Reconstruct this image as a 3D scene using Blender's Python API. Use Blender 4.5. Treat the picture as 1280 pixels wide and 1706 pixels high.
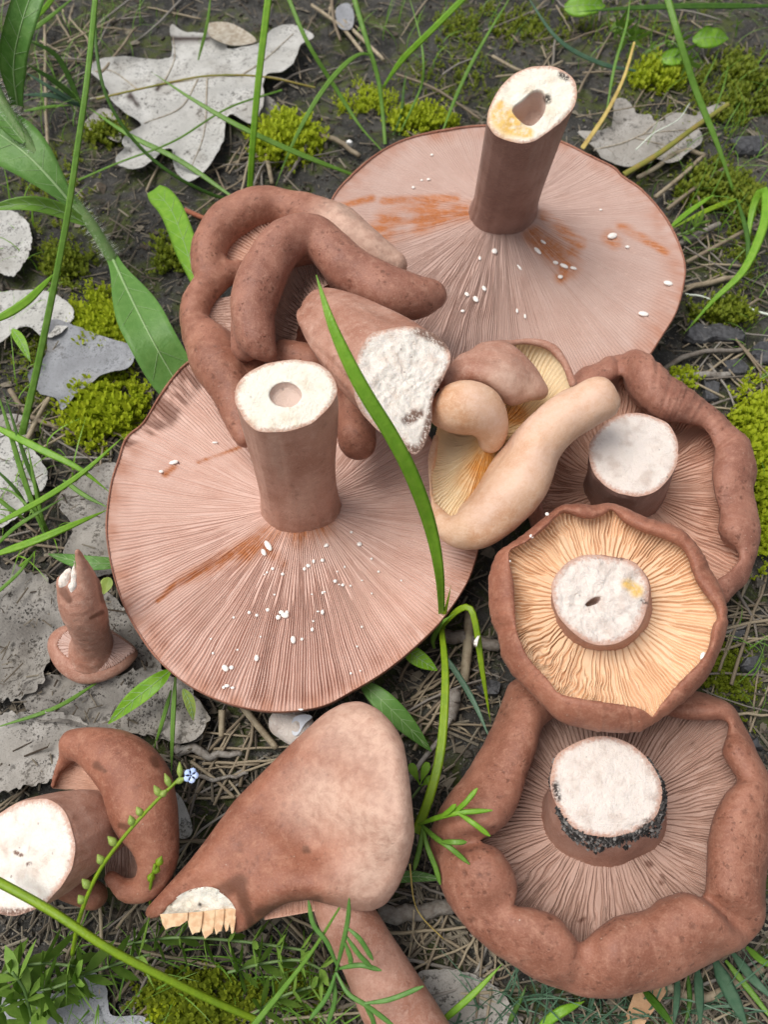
import bpy, math, random
import numpy as np
from mathutils import Vector, Matrix
from mathutils.geometry import delaunay_2d_cdt

# ------------------------------------------------------------------ scene, camera, light
scene = bpy.context.scene
for o in list(bpy.data.objects):
    bpy.data.objects.remove(o, do_unlink=True)
COL = scene.collection
FPX = 1313.0                      # focal length in photo pixels
PITCH = math.radians(64.0)        # camera looks this far below the horizon
DIST = 280.0                      # mm from lens to the soil at the picture centre
FW = np.array([0.0, math.cos(PITCH), -math.sin(PITCH)])
UPV = np.array([0.0, math.sin(PITCH), math.cos(PITCH)])
RT = np.array([1.0, 0.0, 0.0])
CAM = -FW * DIST

cd = bpy.data.cameras.new("camera")
cam = bpy.data.objects.new("camera", cd)
COL.objects.link(cam)
cam.location = CAM * 0.001
cam.rotation_euler = (math.pi / 2 - PITCH, 0, 0)
cd.sensor_fit = 'VERTICAL'
cd.sensor_height = 24.0
cd.lens = 24.0 * FPX / 1706.0
cd.clip_start = 0.005
cd.clip_end = 200.0
cd.dof.use_dof = True
cd.dof.focus_distance = 0.225
cd.dof.aperture_fstop = 13.0
scene.camera = cam

SUN_EL = math.radians(66)
SUN_AZ = math.radians(-80)        # from the left of the view
world = bpy.data.worlds.new("World")
scene.world = world
world.use_nodes = True
wt = world.node_tree
wt.nodes.clear()
w_out = wt.nodes.new('ShaderNodeOutputWorld')
w_bg = wt.nodes.new('ShaderNodeBackground')
w_sky = wt.nodes.new('ShaderNodeTexSky')
w_sky.sky_type = 'NISHITA'
w_sky.sun_disc = False
w_sky.sun_elevation = SUN_EL
w_sky.sun_rotation = SUN_AZ
w_sky.dust_density = 4.0
w_sky.air_density = 1.0
w_sky.ozone_density = 1.0
w_hsv = wt.nodes.new('ShaderNodeHueSaturation')
w_hsv.inputs['Saturation'].default_value = 0.25     # an overcast sky is nearly white
wt.links.new(w_sky.outputs[0], w_hsv.inputs['Color'])
wt.links.new(w_hsv.outputs[0], w_bg.inputs[0])
w_bg.inputs[1].default_value = 0.105
wt.links.new(w_bg.outputs[0], w_out.inputs[0])
sl = bpy.data.lights.new("sun", 'SUN')
sl.energy = 1.5
sl.angle = math.radians(34)
sl.color = (1.0, 0.965, 0.91)
sun = bpy.data.objects.new("sun", sl)
COL.objects.link(sun)
sd = Vector((math.sin(SUN_AZ) * math.cos(SUN_EL), math.cos(SUN_AZ) * math.cos(SUN_EL), math.sin(SUN_EL)))
sun.rotation_euler = sd.to_track_quat('Z', 'Y').to_euler()
vs = scene.view_settings
vs.view_transform = 'Standard'
vs.look = 'None'
vs.exposure = 0.55
vs.gamma = 1.0
vs.use_curve_mapping = False

# ------------------------------------------------------------------ pixel <-> place
def ray(px, py):
    px = np.asarray(px, float); py = np.asarray(py, float)
    return FW * FPX + RT * (px - 640.0)[..., None] + UPV * (853.0 - py)[..., None]

def V(px, py, z):
    """the place (mm) at height z that the photograph shows at a pixel"""
    px = np.asarray(px, float); py = np.asarray(py, float); z = np.asarray(z, float)
    d = ray(px, py)
    t = (z - CAM[2]) / d[..., 2]
    return CAM + d * t[..., None]

def VP(px, py, p0, n):
    d = ray(px, py)
    t = np.dot(p0 - CAM, n) / (d @ n)
    return CAM + d * t[..., None]

def mmpp(px, py, z):
    p = V(px, py, z)
    return float(np.dot(p - CAM, FW)) / FPX

def PX(p):
    q = np.asarray(p) - CAM
    dz = q @ FW
    return 640 + (q @ RT) / dz * FPX, 853 - (q @ UPV) / dz * FPX

# ------------------------------------------------------------------ numeric helpers
rng = np.random.default_rng(7)
random.seed(7)

def _hash(ix, iy, iz):
    h = (ix * 374761393 + iy * 668265263 + iz * 2147483647) & 0xffffffff
    h = ((h ^ (h >> 13)) * 1274126177) & 0xffffffff
    h = h ^ (h >> 16)
    return (h & 0xffff) / 32767.5 - 1.0

def noise3(p, seed=0):
    p = np.asarray(p, float)
    i = np.floor(p).astype(np.int64)
    f = p - i
    u = f * f * (3 - 2 * f)
    r = 0
    for dx in (0, 1):
        wx = u[..., 0] if dx else 1 - u[..., 0]
        for dy in (0, 1):
            wy = u[..., 1] if dy else 1 - u[..., 1]
            for dz in (0, 1):
                wz = u[..., 2] if dz else 1 - u[..., 2]
                r = r + wx * wy * wz * _hash(i[..., 0] + dx + seed * 17, i[..., 1] + dy + seed * 31, i[..., 2] + dz)
    return r

def fbm(p, octs=3, seed=0):
    a, s, r = 1.0, 1.0, 0.0
    for k in range(octs):
        r = r + a * noise3(np.asarray(p) * s + 5.3 * k, seed + k)
        a *= 0.5; s *= 2.03
    return r

def sstep(a, b, x):
    t = np.clip((x - a) / (b - a + 1e-12), 0, 1)
    return t * t * (3 - 2 * t)

def unit(v):
    v = np.asarray(v, float)
    return v / (np.linalg.norm(v, axis=-1, keepdims=True) + 1e-12)

def catmull(P, m, closed=False):
    """m samples along a smooth curve through the points (any dimension), even in arc length"""
    P = np.asarray(P, float)
    if closed:
        Q = np.vstack([P[-1], P, P[0], P[1]])
    else:
        Q = np.vstack([2 * P[0] - P[1], P, 2 * P[-1] - P[-2]])
    out = []
    for k in range(1, len(Q) - 2):
        t = np.linspace(0, 1, 14, endpoint=False)[:, None]
        a, b, c, d = Q[k - 1], Q[k], Q[k + 1], Q[k + 2]
        out.append(0.5 * ((2 * b) + (c - a) * t + (2 * a - 5 * b + 4 * c - d) * t * t + (3 * b - a - 3 * c + d) * t ** 3))
    out = np.vstack(out + [Q[-2][None]])
    L = np.concatenate([[0], np.cumsum(np.linalg.norm(np.diff(out, axis=0), axis=1))])
    s = np.linspace(0, L[-1], m, endpoint=not closed)
    return np.stack([np.interp(s, L, out[:, k]) for k in range(out.shape[1])], 1)

def zoomed(x0, y0, s, pts):
    return [(x0 + a / s, y0 + b / s) for a, b in pts]

# ------------------------------------------------------------------ object helpers
def link(o, parent=None):
    COL.objects.link(o)
    if parent is not None:
        o.parent = parent
    return o

def thing(name, label, cat, loc, group=None):
    o = bpy.data.objects.new(name, None)
    o.empty_display_size = 0.01
    o.location = np.asarray(loc) * 0.001
    o['label'] = label; o['category'] = cat
    if group: o['group'] = group
    o['_mm'] = [float(v) for v in loc]
    return link(o)

def tag(o, label, cat, group=None):
    o['label'] = label; o['category'] = cat
    if group: o['group'] = group
    return o

def origin_of(o):
    r = np.zeros(3)
    while o is not None:
        if '_mm' in o: r = r + np.array(o['_mm'])
        o = o.parent
    return r

def mesh_data(name, verts, faces, mats, smooth=True, attrs=None, mat_idx=None):
    me = bpy.data.meshes.new(name)
    verts = np.asarray(verts, np.float32) * 0.001
    if isinstance(faces, np.ndarray):
        n = faces.shape[1]
        me.vertices.add(len(verts))
        me.vertices.foreach_set('co', verts.ravel())
        me.loops.add(faces.size)
        me.loops.foreach_set('vertex_index', faces.ravel().astype(np.int32))
        me.polygons.add(len(faces))
        me.polygons.foreach_set('loop_start', np.arange(0, faces.size, n, dtype=np.int32))
        me.update(calc_edges=True)
        me.validate()
    else:
        me.from_pydata([tuple(v) for v in verts], [], [tuple(int(i) for i in f) for f in faces])
        me.update()
    if not isinstance(mats, (list, tuple)): mats = [mats]
    for m in mats: me.materials.append(m)
    me.polygons.foreach_set('use_smooth', np.full(len(me.polygons), smooth))
    if mat_idx is not None:
        me.polygons.foreach_set('material_index', np.asarray(mat_idx, np.int32))
    for k, a in (attrs or {}).items():
        at = me.attributes.new(k, 'FLOAT', 'POINT')
        at.data.foreach_set('value', np.asarray(a, np.float32).ravel())
    me.update()
    return me

def obj(name, verts, faces, mats, parent=None, loc=None, smooth=True, attrs=None, mat_idx=None):
    """verts in world mm; the object's origin is its parent's, or loc, or the foot of its own box"""
    verts = np.asarray(verts, float)
    org = origin_of(parent)
    if parent is None:
        if loc is None:
            loc = np.array([(verts[:, 0].min() + verts[:, 0].max()) / 2, (verts[:, 1].min() + verts[:, 1].max()) / 2, verts[:, 2].min()])
        org = np.asarray(loc, float)
    me = mesh_data(name, verts - org, faces, mats, smooth, attrs, mat_idx)
    o = bpy.data.objects.new(name, me)
    if parent is None:
        o.location = org * 0.001
        o['_mm'] = [float(v) for v in org]
    return link(o, parent)

def grid_faces(nu, nv, closed_u=False, flip=False, off=0):
    """vertex (i, j) is i*nv + j"""
    iu = np.arange(nu if closed_u else nu - 1)
    jv = np.arange(nv - 1)
    I, J = np.meshgrid(iu, jv, indexing='ij')
    I2 = (I + 1) % nu
    q = np.stack([I * nv + J, I2 * nv + J, I2 * nv + J + 1, I * nv + J + 1], -1).reshape(-1, 4)
    return (q[:, ::-1] if flip else q) + off

class MB:
    """collects triangles of many small pieces into one mesh"""
    def __init__(s): s.v = []; s.f = []; s.a = {}; s.n = 0
    def add(s, v, f, **a):
        v = np.asarray(v, float); f = np.asarray(f, int)
        s.v.append(v); s.f.append(f + s.n); s.n += len(v)
        for k, x in a.items(): s.a.setdefault(k, []).append(np.broadcast_to(x, len(v)))
        return s
    def build(s, name, mat, parent=None, smooth=True, loc=None):
        F = s.f
        if all(x.shape[1] == F[0].shape[1] for x in F): F = np.vstack(F)
        else: F = [tuple(r) for x in F for r in x]
        return obj(name, np.vstack(s.v), F, mat, parent, loc, smooth, {k: np.concatenate(x) for k, x in s.a.items()})

def tube(path, rad, sides=8, cap=True):
    """a tapered tube along a path (mm)"""
    P = np.asarray(path, float); n = len(P)
    rad = np.broadcast_to(np.asarray(rad, float), n)
    T = unit(np.gradient(P, axis=0))
    ref = np.array([0.31, 0.17, 0.93])
    U = unit(np.cross(T, ref)); W = np.cross(T, U)
    a = np.linspace(0, 2 * math.pi, sides, endpoint=False)
    ring = P[:, None] + rad[:, None, None] * (np.cos(a)[None, :, None] * U[:, None] + np.sin(a)[None, :, None] * W[:, None])
    v = ring.reshape(-1, 3)
    f = []
    for i in range(n - 1):
        for k in range(sides):
            k2 = (k + 1) % sides
            f.append((i * sides + k, (i + 1) * sides + k, (i + 1) * sides + k2, i * sides + k2))
    if cap:
        v = np.vstack([v, P[0], P[-1]])
        c0, c1 = len(v) - 2, len(v) - 1
        for k in range(sides):
            k2 = (k + 1) % sides
            f.append((c0, k, k2, k2)); f.append((c1, (n - 1) * sides + k2, (n - 1) * sides + k, (n - 1) * sides + k))
    return v, np.array(f)

def fix(faces):
    """quads with a doubled last index become triangles"""
    return [tuple(f[:3]) if f[2] == f[3] else tuple(f) for f in np.asarray(faces)]

# ------------------------------------------------------------------ signed distance modelling
def seg_sdf(G, a, b, ra, rb):
    ab = b - a
    t = np.clip(((G - a) @ ab) / (ab @ ab + 1e-9), 0, 1)
    return np.linalg.norm(G - (a + t[..., None] * ab), axis=-1) - (ra + t * (rb - ra))

def smin(a, b, k):
    h = np.clip(0.5 + 0.5 * (b - a) / k, 0, 1)
    return b + (a - b) * h - k * h * (1 - h)

def smax(a, b, k):
    return -smin(-a, -b, k)

class Sdf:
    def __init__(s, lo, hi, h):
        s.lo = np.asarray(lo, float); s.h = h
        n = np.ceil((np.asarray(hi) - s.lo) / h).astype(int) + 1
        s.G = np.stack(np.meshgrid(*[s.lo[k] + h * np.arange(n[k]) for k in range(3)], indexing='ij'), -1).astype(np.float32)
        s.f = np.full(s.G.shape[:3], 1e3, np.float32)
    def path(s, P, R):
        d = np.full(s.f.shape, 1e3, np.float32)
        for k in range(len(P) - 1):
            m = max(R[k], R[k + 1]) + 14
            lo = np.floor((np.minimum(P[k], P[k + 1]) - m - s.lo) / s.h).astype(int).clip(0)
            hi = np.ceil((np.maximum(P[k], P[k + 1]) + m - s.lo) / s.h).astype(int).clip(0)
            sl_ = tuple(slice(lo[q], hi[q] + 1) for q in range(3))
            d[sl_] = np.minimum(d[sl_], seg_sdf(s.G[sl_], P[k], P[k + 1], R[k], R[k + 1]))
        return d
    def mesh(s):
        return surface_nets(s.f, s.lo, s.h)

def surface_nets(f, lo, h):
    s = f < 0
    nx, ny, nz = f.shape
    c = [(i, j, k) for i in (0, 1) for j in (0, 1) for k in (0, 1)]
    sub = lambda A, o: A[o[0]:nx - 1 + o[0], o[1]:ny - 1 + o[1], o[2]:nz - 1 + o[2]]
    cnt = sum(sub(s, o).astype(np.int8) for o in c)
    act = (cnt > 0) & (cnt < 8)
    idx = np.full(act.shape, -1, np.int64)
    ii = np.argwhere(act)
    idx[act] = np.arange(len(ii))
    acc = np.zeros((len(ii), 3)); num = np.zeros(len(ii))
    vals = {o: sub(f, o)[act] for o in c}
    for a in c:
        for ax in range(3):
            if a[ax]: continue
            b = list(a); b[ax] = 1; b = tuple(b)
            fa, fb = vals[a], vals[b]
            m = (fa < 0) != (fb < 0)
            t = np.where(m, fa / np.where(m, fa - fb, 1), 0)
            p = np.array(a, float)[None].repeat(len(ii), 0); p[:, ax] = t
            acc += p * m[:, None]; num += m
    v = lo + h * (ii + acc / num[:, None])
    F = []
    for ax in range(3):
        b1, b2 = (ax + 1) % 3, (ax + 2) % 3
        A = np.take(s, range(f.shape[ax] - 1), ax); B = np.take(s, range(1, f.shape[ax]), ax)
        e = np.argwhere(A != B)
        ok = (e[:, b1] > 0) & (e[:, b2] > 0) & (e[:, b1] < f.shape[b1] - 1) & (e[:, b2] < f.shape[b2] - 1)
        e = e[ok]
        ins = A[tuple(e.T)]
        q = []
        for d1, d2 in ((1, 1), (0, 1), (0, 0), (1, 0)):
            k = e.copy(); k[:, b1] -= d1; k[:, b2] -= d2
            q.append(idx[tuple(k.T)])
        q = np.stack(q, 1)
        q[~ins] = q[~ins][:, ::-1]
        F.append(q)
    return v, np.vstack(F)

def relax(v, faces, it=2, w=0.5):
    F = np.asarray(faces)
    a = np.concatenate([F[:, k] for k in range(F.shape[1])]); b = np.concatenate([F[:, (k + 1) % F.shape[1]] for k in range(F.shape[1])])
    a, b = np.concatenate([a, b]), np.concatenate([b, a])
    for _ in range(it):
        s = np.zeros_like(v); n = np.bincount(a, minlength=len(v))
        for k in range(3): s[:, k] = np.bincount(a, weights=v[b, k], minlength=len(v))
        v = v + w * (s / np.maximum(n, 1)[:, None] - v)
    return v

def vnormals(v, F):
    F = np.asarray(F)
    n = np.cross(v[F[:, 2]] - v[F[:, 0]], v[F[:, 3 % F.shape[1]]] - v[F[:, 1]])
    r = np.zeros_like(v)
    for k in range(F.shape[1]): np.add.at(r, F[:, k], n)
    return unit(r)

# ------------------------------------------------------------------ materials
def N(nt, t, **kw):
    n = nt.nodes.new(t)
    for k, v in kw.items():
        if k.startswith('i_'): n.inputs[k[2:].replace('_', ' ')].default_value = v
        else: setattr(n, k, v)
    return n

class Mat:
    """a small wrapper for node materials in object space, millimetre units"""
    def __init__(s, name, rough=0.6, spec=0.4):
        s.m = bpy.data.materials.new(name); s.m.use_nodes = True
        s.t = s.m.node_tree; s.t.nodes.clear()
        s.out = N(s.t, 'ShaderNodeOutputMaterial')
        s.b = N(s.t, 'ShaderNodeBsdfPrincipled')
        s.b.inputs['Roughness'].default_value = rough
        s.b.inputs['Specular IOR Level'].default_value = spec
        s.l(s.b.outputs[0], s.out.inputs[0])
        tc = N(s.t, 'ShaderNodeTexCoord')
        oi = N(s.t, 'ShaderNodeObjectInfo')
        s.rnd = oi.outputs['Random']
        mp = N(s.t, 'ShaderNodeVectorMath', operation='SCALE'); mp.inputs['Scale'].default_value = 1000.0
        s.l(tc.outputs['Object'], mp.inputs[0])
        s.co = mp.outputs[0]
    def l(s, a, b): s.t.links.new(a, b)
    def put(s, sock, x):
        if hasattr(x, 'is_output'): s.l(x, sock)
        elif isinstance(x, (tuple, list)) and len(x) == 3 and sock.type == 'RGBA': sock.default_value = (*x, 1)
        else: sock.default_value = x
    def noise(s, size, detail=3, rough=0.55, dist=0.0, stretch=None):
        co = s.co
        if stretch is not None:
            q = N(s.t, 'ShaderNodeVectorMath', operation='MULTIPLY'); q.inputs[1].default_value = stretch
            s.l(co, q.inputs[0]); co = q.outputs[0]
        n = N(s.t, 'ShaderNodeTexNoise'); s.l(co, n.inputs['Vector'])
        n.inputs['Scale'].default_value = 1.0 / size; n.inputs['Detail'].default_value = detail
        n.inputs['Roughness'].default_value = rough; n.inputs['Distortion'].default_value = dist
        return n.outputs[0]
    def voro(s, size, feature='F1', rand=1.0):
        n = N(s.t, 'ShaderNodeTexVoronoi', feature=feature); s.l(s.co, n.inputs['Vector'])
        n.inputs['Scale'].default_value = 1.0 / size; n.inputs['Randomness'].default_value = rand
        return n.outputs['Distance']
    def attr(s, name):
        n = N(s.t, 'ShaderNodeAttribute', attribute_name=name)
        return n.outputs['Fac']
    def ramp(s, x, a, b, lo=0.0, hi=1.0):
        n = N(s.t, 'ShaderNodeMapRange', interpolation_type='SMOOTHSTEP')
        s.l(x, n.inputs['Value'])
        n.inputs['From Min'].default_value = a; n.inputs['From Max'].default_value = b
        n.inputs['To Min'].default_value = lo; n.inputs['To Max'].default_value = hi
        return n.outputs[0]
    def math(s, op, a, b=0.0):
        n = N(s.t, 'ShaderNodeMath', operation=op)
        s.put(n.inputs[0], a); s.put(n.inputs[1], b)
        return n.outputs[0]
    def mix(s, f, a, b):
        n = N(s.t, 'ShaderNodeMix', data_type='RGBA')
        s.put(n.inputs[0], f); s.put(n.inputs[6], a); s.put(n.inputs[7], b)
        return n.outputs[2]
    def color(s, x): s.put(s.b.inputs['Base Color'], x); return s
    def bump(s, *layers):
        """layers of (height, strength mm)"""
        h = None
        for x, k in layers:
            y = s.math('MULTIPLY', x, k)
            h = y if h is None else s.math('ADD', h, y)
        b = N(s.t, 'ShaderNodeBump'); b.inputs['Distance'].default_value = 0.001; b.inputs['Strength'].default_value = 1.0
        s.l(h, b.inputs['Height']); s.l(b.outputs[0], s.b.inputs['Normal'])
        return s
    def rough(s, x): s.put(s.b.inputs['Roughness'], x); return s
    def sss(s, w, r=(1.0, 0.5, 0.35), scale=0.0012):
        s.b.inputs['Subsurface Weight'].default_value = w
        s.b.inputs['Subsurface Radius'].default_value = r
        s.b.inputs['Subsurface Scale'].default_value = scale
        return s
    def translucent(s, col, k=0.35):
        t = N(s.t, 'ShaderNodeBsdfTranslucent'); s.put(t.inputs[0], col)
        m = N(s.t, 'ShaderNodeMixShader'); m.inputs[0].default_value = k
        s.l(s.b.outputs[0], m.inputs[1]); s.l(t.outputs[0], m.inputs[2]); s.l(m.outputs[0], s.out.inputs[0])
        return s

def skin_mat(name, base, dark, light, spots=0.8, spot_col=(0.12, 0.045, 0.027), rough=0.5, pit=3.3):
    m = Mat(name, rough, 0.35)
    n1 = m.noise(14, 5, 0.62); n2 = m.noise(2.6, 5, 0.7, 0.3); n3 = m.noise(0.5, 3, 0.65)
    c = m.mix(m.ramp(n1, 0.33, 0.68), dark, base)
    c = m.mix(m.ramp(n2, 0.46, 0.75, 0, 0.5), c, light)
    c = m.mix(m.ramp(n2, 0.48, 0.25, 0, 0.55), c, dark)
    c = m.mix(m.ramp(n3, 0.46, 0.72, 0, 0.32), c, light)
    c = m.mix(m.ramp(n3, 0.46, 0.26, 0, 0.4), c, dark)
    wob = m.math('ADD', m.voro(pit), m.math('MULTIPLY', m.noise(1.3, 3, 0.7), 0.8))
    sp = m.math('MULTIPLY', m.ramp(wob, 0.76, 0.44), m.ramp(m.noise(9, 2), 0.42, 0.62, 0, spots * 0.75))
    sp2 = m.math('MULTIPLY', m.ramp(m.noise(1.2, 2, 0.5), 0.56, 0.72), m.ramp(m.noise(6, 2), 0.45, 0.62, 0, spots * 0.8))
    sp = m.math('MAXIMUM', sp, sp2)
    c = m.mix(sp, c, spot_col)
    gr = m.math('MULTIPLY', m.ramp(m.math('ADD', m.voro(2.7), m.math('MULTIPLY', n3, 0.25)), 0.21, 0.17), m.ramp(m.noise(5, 2), 0.5, 0.6, 0, 0.8))
    c = m.mix(gr, c, (0.55, 0.42, 0.33))
    st = m.attr('stain')
    c = m.mix(m.math('MULTIPLY', st, 0.8), c, (0.11, 0.042, 0.022))
    pl = m.attr('pale')
    c = m.mix(m.math('MULTIPLY', pl, m.ramp(n2, 0.2, 0.7, 0.35, 0.8)), c, (0.68, 0.47, 0.365))
    m.color(c)
    m.rough(m.ramp(n2, 0.3, 0.7, rough - 0.1, rough + 0.18))
    m.bump((n3, 0.16), (n2, 0.14), (sp, -0.14), (gr, 0.1))
    m.b.inputs['Sheen Weight'].default_value = 0.03
    m.b.inputs['Sheen Roughness'].default_value = 0.45
    return m.m

def gill_mat(name, crest, alt, stain_col=(0.40, 0.135, 0.04), rough=0.5):
    m = Mat(name, rough, 0.35)
    g = m.attr('gill')
    w = N(m.t, 'ShaderNodeTexWhiteNoise', noise_dimensions='1D')
    m.l(m.math('FLOOR', g), w.inputs['W'])
    c = m.mix(m.math('MULTIPLY', w.outputs[0], 0.4), crest, alt)
    n1 = m.noise(11, 4); n2 = m.noise(1.6, 4, 0.65)
    c = m.mix(m.ramp(n1, 0.4, 0.7, 0, 0.6), c, alt)
    c = m.mix(m.ramp(n2, 0.55, 0.8, 0, 0.25), c, (0.72, 0.52, 0.42))
    rim = m.attr('rim')
    c = m.mix(m.math('MULTIPLY', rim, 0.75), c, (0.36, 0.15, 0.085))
    pl = m.attr('pale')
    c = m.mix(pl, c, (0.78, 0.62, 0.40))
    st = m.attr('stain')
    c = m.mix(m.math('MULTIPLY', st, m.ramp(n2, 0.3, 0.6, 0.65, 1.0)), c, stain_col)
    dk = m.attr('dirt')
    c = m.mix(m.math('MULTIPLY', dk, 0.75), c, (0.13, 0.05, 0.03))
    m.color(c)
    m.rough(m.ramp(m.math('MAXIMUM', st, m.ramp(n1, 0.5, 0.75, 0, 0.4)), 0, 1, rough + 0.08, 0.28))
    m.bump((n2, 0.08), (m.noise(0.4, 2), 0.04))
    return m.m

def flesh_mat(name, col, tint, speck=0.5, edge=(0.5, 0.27, 0.19), dirt=(0.05, 0.04, 0.035)):
    m = Mat(name, 0.75, 0.25)
    n1 = m.noise(5, 4); n2 = m.noise(0.9, 4, 0.65); n3 = m.noise(2.2, 3)
    c = m.mix(m.ramp(n1, 0.45, 0.75), col, tint)
    c = m.mix(m.ramp(n2, 0.55, 0.85, 0, 0.5), c, tint)
    e = m.attr('edge')
    c = m.mix(m.ramp(m.math('ADD', e, m.math('MULTIPLY', m.math('SUBTRACT', n2, 0.5), 0.25)), 0.86, 1.0, 0, 0.85), c, edge)
    st = m.attr('stain')
    c = m.mix(m.math('MULTIPLY', st, m.ramp(n3, 0.3, 0.6, 0.3, 1.0)), c, (0.72, 0.46, 0.14))
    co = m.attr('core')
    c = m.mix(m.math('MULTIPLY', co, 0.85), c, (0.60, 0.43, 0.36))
    w = m.voro(3.3)
    sp = m.math('MULTIPLY', m.ramp(m.math('ADD', w, m.math('MULTIPLY', n2, 0.3)), 0.3, 0.22), m.ramp(n3, 0.5, 0.62, 0, speck))
    c = m.mix(sp, c, dirt)
    dk = m.attr('dirt')
    c = m.mix(m.math('MULTIPLY', dk, m.ramp(n2, 0.3, 0.55)), c, dirt)
    m.color(c)
    m.bump((n2, 0.5), (n1, 0.4), (m.noise(0.35, 2), 0.18))
    m.sss(0.2, (1, 0.7, 0.5))
    return m.m

def plain(name, base, alt, size=2.0, rough=0.65, spec=0.3, bump=0.1, rnd=None, detail=3, stretch=None):
    m = Mat(name, rough, spec)
    n = m.noise(size, detail, 0.6, 0, stretch)
    c = m.mix(m.ramp(n, 0.35, 0.68), base, alt)
    if rnd is not None: c = m.mix(m.math('MULTIPLY', m.rnd, rnd[1]), c, rnd[0])
    m.color(c)
    m.bump((n, bump), (m.noise(size * 0.25, 2), bump * 0.4))
    return m

M = {}
M['skin'] = skin_mat('brown_cap_skin', (0.335, 0.142, 0.09), (0.22, 0.083, 0.05), (0.47, 0.25, 0.17), 0.9)
M['skin_wrinkled'] = skin_mat('brown_wrinkled_skin', (0.34, 0.15, 0.10), (0.22, 0.085, 0.055), (0.48, 0.265, 0.19), 0.95, pit=2.6)
M['skin_red'] = skin_mat('red_brown_skin', (0.345, 0.138, 0.082), (0.23, 0.082, 0.048), (0.48, 0.25, 0.165), 0.5)
M['skin_tan'] = skin_mat('tan_skin', (0.68, 0.44, 0.29), (0.52, 0.26, 0.13), (0.76, 0.57, 0.42), 0.12)
M['stem_brown'] = skin_mat('brown_stem_skin', (0.47, 0.26, 0.19), (0.34, 0.16, 0.105), (0.60, 0.40, 0.315), 0.4, pit=3.4)
M['stem_dark'] = skin_mat('dark_stem_skin', (0.31, 0.185, 0.148), (0.21, 0.112, 0.085), (0.42, 0.285, 0.24), 0.3, pit=3.4)
M['stem_pink'] = skin_mat('pink_brown_stem_skin', (0.43, 0.23, 0.165), (0.32, 0.14, 0.09), (0.58, 0.38, 0.3), 0.35)
M['gill_pink'] = gill_mat('pink_brown_gills', (0.61, 0.41, 0.34), (0.55, 0.335, 0.265))
M['gill_grey'] = gill_mat('grey_pink_gills', (0.47, 0.325, 0.275), (0.42, 0.27, 0.22))
M['gill_mauve'] = gill_mat('mauve_brown_gills', (0.46, 0.30, 0.24), (0.38, 0.23, 0.175))
M['gill_orange'] = gill_mat('pale_orange_gills', (0.80, 0.56, 0.36), (0.72, 0.45, 0.27))
M['gill_rose'] = gill_mat('rosy_gills', (0.58, 0.35, 0.26), (0.49, 0.265, 0.18))
M['gill_cream'] = gill_mat('cream_gills', (0.76, 0.58, 0.34), (0.68, 0.47, 0.26), (0.60, 0.26, 0.05))
M['flesh'] = flesh_mat('white_flesh', (0.80, 0.75, 0.65), (0.70, 0.61, 0.48), 0.3)
M['flesh_dirty'] = flesh_mat('crumbly_white_flesh', (0.80, 0.74, 0.67), (0.66, 0.55, 0.47), 0.6, dirt=(0.20, 0.12, 0.09))
M['flesh_pinkish'] = flesh_mat('pinkish_white_flesh', (0.74, 0.66, 0.60), (0.56, 0.46, 0.40), 0.55)
# ------------------------------------------------------------------ the ground
def gz(x, y):
    x = np.asarray(x, float); y = np.asarray(y, float)
    p = lambda s, k: np.stack([x / s, y / s, np.full_like(x, k * 3.7)], -1)
    r = 2.0 * fbm(p(48, 1), 2, 1) + 1.0 * fbm(p(11, 2), 2, 2) + 0.55 * fbm(p(3.1, 3), 2, 3)
    return r - 1.5

def soil_material():
    m = Mat('dark_forest_soil', 0.85, 0.3)
    n1 = m.noise(32, 4); n2 = m.noise(5, 5, 0.65); n3 = m.noise(0.9, 4, 0.7); n4 = m.noise(18, 3)
    c = m.mix(m.ramp(n1, 0.38, 0.66), (0.026, 0.025, 0.022), (0.075, 0.071, 0.064))
    c = m.mix(m.ramp(n2, 0.5, 0.72, 0, 0.8), c, (0.11, 0.102, 0.09))
    c = m.mix(m.ramp(n3, 0.55, 0.70, 0, 0.85), c, (0.21, 0.20, 0.185))
    c = m.mix(m.math('MULTIPLY', m.ramp(n4, 0.46, 0.60), m.ramp(n2, 0.35, 0.55, 0, 0.75)), c, (0.075, 0.095, 0.016))
    m.color(c)
    m.rough(m.ramp(n2, 0.3, 0.7, 0.62, 0.95))
    m.bump((n3, 1.1), (n2, 1.4), (m.noise(0.3, 2), 0.2))
    return m.m
M['soil'] = soil_material()

def build_ground():
    def axis(lo, hi, step):
        core = np.arange(lo, hi + step, step)
        out = step * 1.35 ** np.arange(1, 32)
        out = np.cumsum(out); out = out[out < 30000]
        return np.concatenate([lo - out[::-1], core, core[-1] + out])
    X, Y = np.meshgrid(axis(-250, 250, 1.5), axis(-200, 345, 1.5), indexing='ij')
    far = np.clip((np.hypot(X, Y - 60) - 330) / 400, 0, 1)
    Z = gz(X, Y) * (1 - far)
    v = np.stack([X, Y, Z], -1).reshape(-1, 3)
    o = obj('ground', v, grid_faces(X.shape[0], X.shape[1]), M['soil'], loc=(0, 0, 0))
    o['kind'] = 'structure'
build_ground()
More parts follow.
